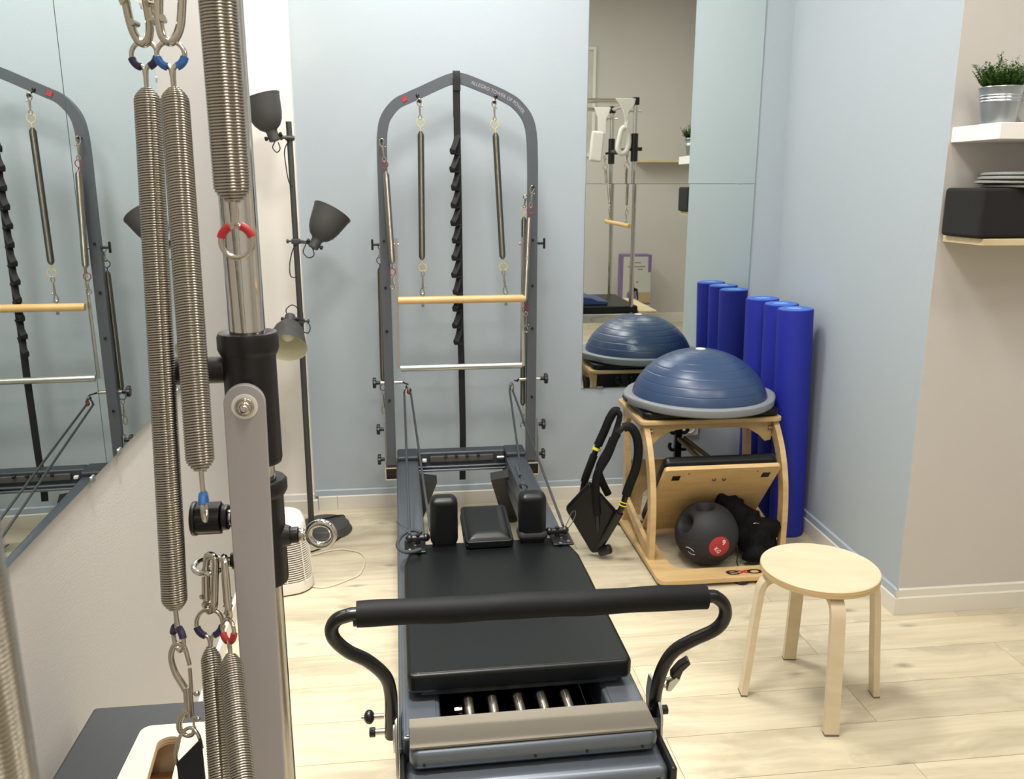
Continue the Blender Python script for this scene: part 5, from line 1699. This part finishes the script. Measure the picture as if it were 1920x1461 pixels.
def carabiner(t, p0, p1, w, r, n=(0, 1, 0), skew=0.0):
    """long spring-gate hook from p0 (upper bend) to p1 (lower bend)"""
    p0, p1 = Vector(p0), Vector(p1)
    d = (p1 - p0)
    L_ = d.length
    d.normalize()
    s = d.cross(Vector(n)).normalized()
    Q = lambda a, b: p0 + d * (a * L_) + s * (b * w)
    pts = [Q(0.0, 0), Q(0.03, 0.42), Q(0.14, 0.62), Q(0.40, 0.55), Q(0.70, 0.50), Q(0.88, 0.46), Q(0.97, 0.25), Q(1.0, 0), Q(0.97, -0.30), Q(0.87, -0.48), Q(0.70, -0.52), Q(0.40, -0.56), Q(0.14, -0.52), Q(0.03, -0.36)]
    b = MB().tube(catmull(pts, 5, closed=True), r, 10, closed=True).build('snap_link', NICKEL, t)
    MB().tube([Q(0.22, -0.60), Q(0.74, -0.56)], r * 1.18, 10).cyl(Q(0.72, -0.56) - Vector(n) * r * 1.7, Q(0.72, -0.56) + Vector(n) * r * 1.7, r * 0.7, 8).cyl(Q(0.86, -0.30) - Vector(n) * r * 1.6, Q(0.86, -0.30) + Vector(n) * r * 1.6, r * 0.8, 8).build('spring_gate', NICKEL, b)
    return b


def fore_spring(label, top, bot, R, wire=0.00118, eye_t=None, eye_b=None, taper=5):
    top, bot = Vector(top), Vector(bot)
    t = thing('coil_spring', label, 'spring', bot, 0, 'steel springs of the foreground trapeze table')
    MB().helix(top, bot, R, wire, 18, 6, taper=taper).build('coil', SPRINGM, t, angle=75)
    d = (bot - top).normalized()
    for e_, tip, nm in ((eye_t, top + d * 0.006, 'top_eye'), (eye_b, bot - d * 0.006, 'bottom_eye')):
        if e_:
            c, Re, re, sl_, n_ = e_
            eye_sleeved(t, nm, c, Re, re, tip, sl_, n_)
    return t


s1 = fore_spring('long left steel spring of the hanging pair, with navy sleeves on its eyes', (-0.2418, 0.889, 1.690), (-0.2375, 0.801, 1.194), 0.0125,
                 eye_t=((-0.2432, 0.896, 1.7215), 0.0122, 0.0023, NAVYSL, (0.1, 1, 0)), eye_b=((-0.2358, 0.797, 1.1650), 0.0125, 0.0022, NAVYSL, (0.80, 0.6, 0)))
carabiner(s1, (-0.2530, 0.885, 1.862), (-0.2425, 0.897, 1.7315), 0.0190, 0.0040, (0.15, 1, 0))
s2 = fore_spring('shorter right steel spring of the hanging pair, with bright blue sleeves', (-0.2040, 0.837, 1.685), (-0.1873, 0.745, 1.355), 0.0126,
                 eye_t=((-0.2062, 0.844, 1.7150), 0.0118, 0.0023, BLUESL, (-0.1, 1, 0)), eye_b=((-0.1855, 0.738, 1.3240), 0.0120, 0.0021, BLUESL, (1, 0.12, 0)))
carabiner(s2, (-0.1960, 0.868, 1.862), (-0.2070, 0.846, 1.7255), 0.0190, 0.0040, (-0.15, 1, 0))
hk = thing('snap_hook', 'pair of small nickel snap hooks hanging between the two long springs at the top', 'hook', (-0.228, 0.885, 1.75))
carabiner(hk, (-0.2290, 0.885, 1.862), (-0.2255, 0.880, 1.748), 0.012, 0.0034, (0.6, 0.8, 0))
s3 = fore_spring('thick close steel spring in front of the chrome pole with a red sleeved eye', (-0.1210, 0.630, 1.808), (-0.1205, 0.630, 1.5895), 0.0128, 0.00102,
                 eye_t=((-0.1210, 0.630, 1.832), 0.0110, 0.0017, RED, (0, 1, 0)), eye_b=((-0.1197, 0.628, 1.5620), 0.0112, 0.0019, RED, (0.1, 1, 0)))
s4 = fore_spring('lower left steel spring hanging from the ring bolt by a navy sleeved eye', (-0.2114, 0.8165, 1.1430), (-0.150, 0.545, 0.800), 0.0104, taper=6,
                 eye_t=((-0.2116, 0.8222, 1.1670), 0.0135, 0.0022, NAVYSL, (0.1, 1, 0.2)))
carabiner(s4, (-0.2105, 0.846, 1.2310), (-0.2110, 0.828, 1.1765), 0.0150, 0.0038, (0.7, 0.7, 0))
s5 = fore_spring('lower right steel spring beside the swing bar with a red sleeved eye', (-0.1868, 0.7938, 1.1465), (-0.120, 0.520, 0.900), 0.0114, taper=6,
                 eye_t=((-0.1884, 0.7995, 1.1695), 0.0112, 0.0021, RED, (0.75, 0.8, 0.2)))
carabiner(s5, (-0.1965, 0.842, 1.2290), (-0.1885, 0.808, 1.1800), 0.0250, 0.0036, (0.35, 0.6, 0.7))
s6 = fore_spring('blurred steel spring at the left picture edge, very close to the camera', (-0.1415, 0.262, 1.800), (-0.1390, 0.262, 1.150), 0.0128, 0.0009,
                 eye_t=((-0.1445, 0.262, 1.830), 0.0120, 0.0018, NAVYSL, (1, 0, 0)))

# double ended snap and webbing loop under the long spring
ws = thing('hand_strap', 'black webbing hand strap on a nickel ring and double snap below the long spring', 'strap', (-0.227, 0.762, 0.80))
q = lambda x, y, z: Vector((x, y, z))
mb = MB().tube(catmull([q(-0.2245, 0.786, 1.142), q(-0.2290, 0.789, 1.160), q(-0.2375, 0.792, 1.162), q(-0.2430, 0.792, 1.150), q(-0.2405, 0.790, 1.134), q(-0.2325, 0.785, 1.121), q(-0.2280, 0.783, 1.112)], 6),
               [0.0021 + 0.0016 * (k / 36) for k in range(37)], 10)
mb.tube([q(-0.2280, 0.783, 1.120), q(-0.2280, 0.782, 1.110), q(-0.2278, 0.780, 1.100), q(-0.2275, 0.778, 1.090)], [0.0040, 0.0044, 0.0040, 0.0036], 10)
mb.tube(catmull([q(-0.2275, 0.778, 1.098), q(-0.2330, 0.777, 1.094), q(-0.2368, 0.776, 1.086), q(-0.2362, 0.775, 1.077), q(-0.2300, 0.774, 1.072), q(-0.2240, 0.773, 1.074), q(-0.2225, 0.774, 1.082)], 6),
        [0.0036 - 0.0016 * (k / 36) for k in range(37)], 10)
sn = mb.build('double_snap', NICKEL, ws)
MB().tube([q(-0.2242, 0.784, 1.140), q(-0.2240, 0.781, 1.112)], 0.0019, 8).tube([q(-0.2240, 0.781, 1.112), q(-0.2228, 0.774, 1.080)], 0.0012, 6).sphere(q(-0.2190, 0.781, 1.113), 0.0030, 10, 8).sphere(q(-0.2185, 0.776, 1.088), 0.0028, 10, 8).build('snap_bolt', NICKEL, ws)
MB().tube(catmull([q(-0.2400, 0.768, 1.044), q(-0.2412, 0.769, 1.056), q(-0.2375, 0.771, 1.070), q(-0.2310, 0.773, 1.079), q(-0.2240, 0.772, 1.081), q(-0.2175, 0.768, 1.075), q(-0.2150, 0.766, 1.062)], 6), 0.0019, 10).build('ring', NICKEL, ws)
MB().prism([(0, 0), (0.002, -0.26), (0.028, -0.26), (0.0265, 0.026), (0.0225, 0.024)], 0.004, basis((-0.2395, 0.768, 1.048), (1, -0.16, 0), (0, 0, 1)), bevel=0.0008).build('webbing', WEB, ws)

# hollow plywood box with an oval grip slot lying on the mattress
wbx = thing('plywood_box', 'small cream plywood box with rounded corners and an oval grip slot on the dark mattress', 'box', (-0.385, 1.10, 0.66))
outer = rrect(0.145, 0.62, 0.016, cx=-0.3805, cy=0.985)
slot = []
for k in range(24):
    a = 2 * pi * k / 24
    cy_ = 1.245 if sin(a) > 0 else 1.09
    slot.append((-0.3945 + 0.0185 * cos(a) + (cy_ - 1.2) * -0.10, cy_ + 0.0185 * sin(a) * 0.9))
MB().prism(outer, 0.0135, Matrix.Translation((0, 0, 0.7265)), holes=[slot], bevel=0.0).build('top_board', PLYCREAM, wbx, angle=25)
lay = MB()
for k, z in enumerate((0.7295, 0.7345)):
    lay.tube([(x * 1.0, y, z) for x, y in slot] + [(slot[0][0], slot[0][1], z)], 0.0006, 4)
lay.build('ply_layer', PLYIN, wbx, kind='stuff')
for nm, c, s in (('side_board', (-0.4465, 0.985, 0.694), (0.012, 0.59, 0.065)), ('side_board', (-0.3145, 0.985, 0.694), (0.012, 0.59, 0.065)), ('end_board', (-0.3805, 1.285, 0.694), (0.12, 0.012, 0.065)), ('end_board', (-0.3805, 0.69, 0.694), (0.12, 0.012, 0.065)), ('bottom_board', (-0.3805, 0.985, 0.6655), (0.12, 0.57, 0.008))):
    MB().box(c, s, 0.001).build(nm, PLYIN if nm == 'bottom_board' else PLYCREAM, wbx)

# ------------------------------------------------------------------ what the back mirror shows: second trapeze frame, boxes, pictures, shelf
t2 = thing('trapeze_table', 'chrome framed trapeze table with dark bed seen in the back wall mirror', 'exercise machine', (1.65, 0.93, 0))
YN, YF, XP, XO = 1.330, 0.530, 1.842, 1.235
for x, y in ((XP, YN), (XP, YF), (XO, YN), (XO, YF)):
    MB().cyl((x, y, 0.0), (x, y, 2.25), 0.019, 24).build('pole', CHROME, t2)
    MB().box((x, y, 2.262), (0.052, 0.052, 0.062), 0.008).build('corner_joint', BLACKP, t2)
for y in (YN, YF):
    MB().cyl((XO, y, 2.262), (XP, y, 2.262), 0.019, 24).build('canopy_tube', CHROME, t2)
    e_ = MB().torus((XP - 0.07, y, 2.235), (0, 1, 0), 0.014, 0.003, 18, 6).build('eye_bolt', NICKEL, t2)
    MB().cyl((XP, y, 2.185), (XP + 0.05, y, 2.185), 0.005, 8).cyl((XP, y, 2.185), (XP - 0.045, y, 2.185), 0.004, 8).torus((XP - 0.058, y, 2.185), (0, 1, 0), 0.014, 0.003, 18, 6).build('eye_bolt', NICKEL, t2)
for x in (XP, XO):
    MB().cyl((x, YF, 2.262), (x, YN, 2.262), 0.019, 24).build('canopy_tube', CHROME, t2)
MB().cyl((XP, YF, 1.90), (XP, YN, 1.90), 0.017, 20).build('sliding_crossbar', DARKGREY, t2)
for y in (YN, YF):
    k = MB().cyl((XP, y, 1.795), (XP, y, 2.015), 0.029, 28, bev=0.004).build('sleeve', BLACKP, t2)
    MB().cyl((XP, y, 1.895), (XP + 0.062, y, 1.895), 0.017, 18, bev=0.003).cyl((XP, y, 1.895), (XP - 0.055, y, 1.885), 0.010, 14).build('sleeve_knob', BLACKP, k)
MB().box((1.655, 0.93, 0.520), (0.86, 0.90, 0.075), 0.006).build('bed_frame', ALU, t2)
MB().prism(rrect(0.66, 0.84, 0.02, cx=1.57, cy=0.93), 0.06, Matrix.Translation((0, 0, 0.558)), bevel=0.010).build('mattress', VINYL, t2)
MB().box((1.985, 0.93, 0.568), (0.16, 0.84, 0.018), 0.002).build('wooden_deck', PINEM, t2)
for x, y in ((1.27, 0.52), (1.27, 1.34), (2.04, 0.52), (2.04, 1.34)):
    MB().cyl((x, y, 0.001), (x, y, 0.49), 0.022, 20).build('leg', CHROME, t2)
l2 = MB().ribbon([(1.50, 1.392, 0.505), (1.66, 1.392, 0.535)], 0.008, 0.034, (0, 1, 0)).build('hinge_link', ALU, t2)
for x, z in ((1.505, 0.506), (1.655, 0.534)):
    MB().cyl((x, 1.392, z), (x, 1.404, z), 0.012, 18, bev=0.002).build('hinge_bolt', NICKEL, l2)
cu_ = MB().prism([(1.25, 0.0), (1.25, 0.062), (1.30, 0.070), (1.42, 0.072), (1.52, 0.060), (1.58, 0.035), (1.66, 0.028), (1.66, 0.0)], 0.46, basis((0, 0.80, 0.619), (1, 0, 0), (0, 0, 1)) @ Matrix.Translation((0, 0, -0.46)), bevel=0.008).build('back_cushion', NAVYV, None)
placed(cu_, (1.45, 1.03, 0.619))
tag(cu_, 'navy blue contoured cushion lying on the dark bed seen in the mirror', 'cushion')

bar2 = thing('trapeze_bar', 'short pale wooden bar hanging by two springs in the mirrored chrome frame', 'exercise bar', (1.79, 0.98, 1.285))
MB().cyl((1.822, 1.275, 1.278), (1.770, 0.62, 1.292), 0.0175, 20, bev=0.002).build('dowel', DOWEL, bar2)
for (x, y), (xt, yt), lab in (((1.812, 1.20), (1.822, 1.29), 'steel spring holding the nearer end of the mirrored wooden bar'), ((1.778, 0.72), (1.81, 0.58), 'steel spring holding the farther end of the mirrored wooden bar')):
    tp, bt = Vector((xt - 0.03, yt, 1.745)), Vector((x, y, 1.445))
    t = thing('coil_spring', lab, 'spring', bt, 0, 'springs of the mirrored trapeze frame')
    MB().helix(tp, bt, 0.0125, 0.0018, 10, 5, taper=3).build('coil', SPRINGM, t, angle=75)
    d = (bt - tp).normalized()
    MB().torus(tp - d * 0.025, (0, 1, 0), 0.020, 0.0028, 22, 7).build('top_eye', NICKEL, t)
    MB().torus(bt + d * 0.024, (1, 0.3, 0), 0.020, 0.0028, 22, 7).build('bottom_eye', NICKEL, t)
    snap_hook(MB(), tp - d * 0.13, tp - d * 0.045, 0.0032, 0.013).build('snap_hook', NICKEL, t)
    snap_hook(MB(), bt + d * 0.040, (x, y, 1.300), 0.0032, 0.013, -1).build('snap_hook', NICKEL, t)

fl1 = thing('fleece_loop', 'white padded fleece strap loop hanging open from the nearer chrome tube in the mirror', 'strap', (1.745, YN + 0.012, 1.87), 0, 'fleece loops on the chrome tubes')
MB().prism([(-0.098, 0.025), (0.070, 0.025), (0.060, -0.02), (0.015, -0.075), (0.002, -0.15), (-0.010, -0.15), (-0.030, -0.07), (-0.060, -0.02)], 0.012, basis((1.765, YN + 0.030, 2.255), (1, 0, 0), (0, 0, 1)), bevel=0.003).build('webbing', FLEECE, fl1)
MB().ribbon([(1.766, YN + 0.024, 2.12), (1.752, YN + 0.024, 2.06)], 0.024, 0.006, (1, 0.4, 0)).build('webbing_neck', FLEECE, fl1)
MB().tube(catmull([(1.752, YN + 0.02, 2.060), (1.728, YN + 0.02, 2.04), (1.712, YN + 0.02, 1.97), (1.702, YN + 0.02, 1.90), (1.722, YN + 0.02, 1.862), (1.755, YN + 0.02, 1.862), (1.782, YN + 0.015, 1.90), (1.792, YN + 0.01, 1.96), (1.784, YN + 0.01, 2.02), (1.762, YN + 0.015, 2.062)], 5), 0.0215, 12).build('padded_loop', FLEECE, fl1)
fl2 = thing('fleece_loop', 'white padded fleece strap folded flat on the farther chrome tube in the mirror', 'strap', (1.70, YF + 0.012, 1.86), 0, 'fleece loops on the chrome tubes')
MB().prism([(-0.075, 0.025), (0.075, 0.025), (0.058, -0.03), (0.035, -0.07), (0.035, -0.20), (-0.035, -0.20), (-0.040, -0.06), (-0.060, -0.02)], 0.012, basis((1.745, YF + 0.030, 2.255), (1, 0, 0), (0, 0, 1)), bevel=0.003).build('webbing', FLEECE, fl2)
MB().box((1.700, YF + 0.02, 1.945), (0.115, 0.055, 0.265), 0.02, 3, R=Matrix.Rotation(radians(5), 3, 'Y')).build('padded_loop', FLEECE, fl2)

for z0, hgt, lab in ((0.0005, 0.285, 'lower purple and grey cardboard box on the floor by the rear wall'), (0.2865, 0.555, 'upper tall purple and grey cardboard box with a ball picture, by the rear wall')):
    yb0, yb1 = -1.40, -1.18
    b = placed(MB().box((2.555, (yb0 + yb1) / 2, z0 + hgt / 2), (0.335, yb1 - yb0, hgt), 0.002).build('cardboard_box', PURPLE, None), (2.555, -1.29, z0))
    tag(b, lab, 'box')
    MB().box((2.557, yb1 + 0.0006, z0 + hgt * 0.5), (0.325, 0.001, hgt * 0.94)).build('printed_front', CARDG, b)
    if hgt > 0.4:
        MB().box((2.700, yb1 + 0.0012, z0 + hgt * 0.82), (0.036, 0.001, hgt * 0.34)).build('printed_strip', PURPLE, b)
        MB().box((2.580, yb1 + 0.0012, z0 + 0.075), (0.27, 0.001, 0.12)).build('printed_floor', CARDB, b)
        MB().prism([(0.058 * cos(a), 0.058 * sin(a)) for a in [2 * pi * k / 28 for k in range(28)]], 0.001, basis((2.500, yb1 + 0.0028, z0 + 0.10), (1, 0, 0), (0, 0, 1))).build('printed_ball', PURPLE, b)
        MB().prism([(-0.045, 0.02), (-0.03, 0.07), (-0.02, 0.15), (0.0, 0.15), (0.005, 0.08), (0.05, 0.06), (0.06, -0.06), (0.045, -0.06), (0.03, 0.035), (-0.01, 0.03)], 0.001, basis((2.520, yb1 + 0.0036, z0 + 0.11), (1, 0, 0), (0, 0, 1))).build('printed_figure', BLACKP, b)
        for k, (w, dx, zz_) in enumerate(((0.07, 0.0, 0.47), (0.20, -0.01, 0.425), (0.06, 0.03, 0.395), (0.030, 0.0, 0.25))):
            MB().box((2.56 + dx, yb1 + 0.0012, z0 + zz_), (w, 0.001, 0.012)).build('printed_line', GRITM, b)

pf = thing('picture_frame', 'tall white picture frame with pale prints on the rear wall seen in the mirror', 'picture', (1.80, REAR, 1.93))
for c, s in (((1.80, REAR + 0.012, 3.095), (0.70, 0.024, 0.035)), ((1.80, REAR + 0.012, 1.9475), (0.70, 0.024, 0.035)), ((1.4675, REAR + 0.012, 2.52), (0.035, 0.024, 1.12)), ((2.1325, REAR + 0.012, 2.52), (0.035, 0.024, 1.12))):
    MB().box(c, s, 0.002).build('frame_bar', FRAMEW, pf)
MB().box((1.80, REAR + 0.006, 2.52), (0.63, 0.006, 1.11)).build('print_sheet', PRINT, pf)
for z in (2.10, 2.30, 2.70, 2.90):
    for x in (1.68, 1.92):
        MB().box((x, REAR + 0.010, z), (0.17, 0.002, 0.13)).build('small_photo', CARDG if z > 2.5 else HEATDK, pf)
rs_ = thing('wall_shelf', 'thin pale wooden shelf on the rear wall seen in the mirror', 'shelf', (3.08, REAR, 1.86))
MB().box((3.08, REAR + 0.12, 1.877), (0.92, 0.24, 0.022), 0.002).build('board', PINEM, rs_)
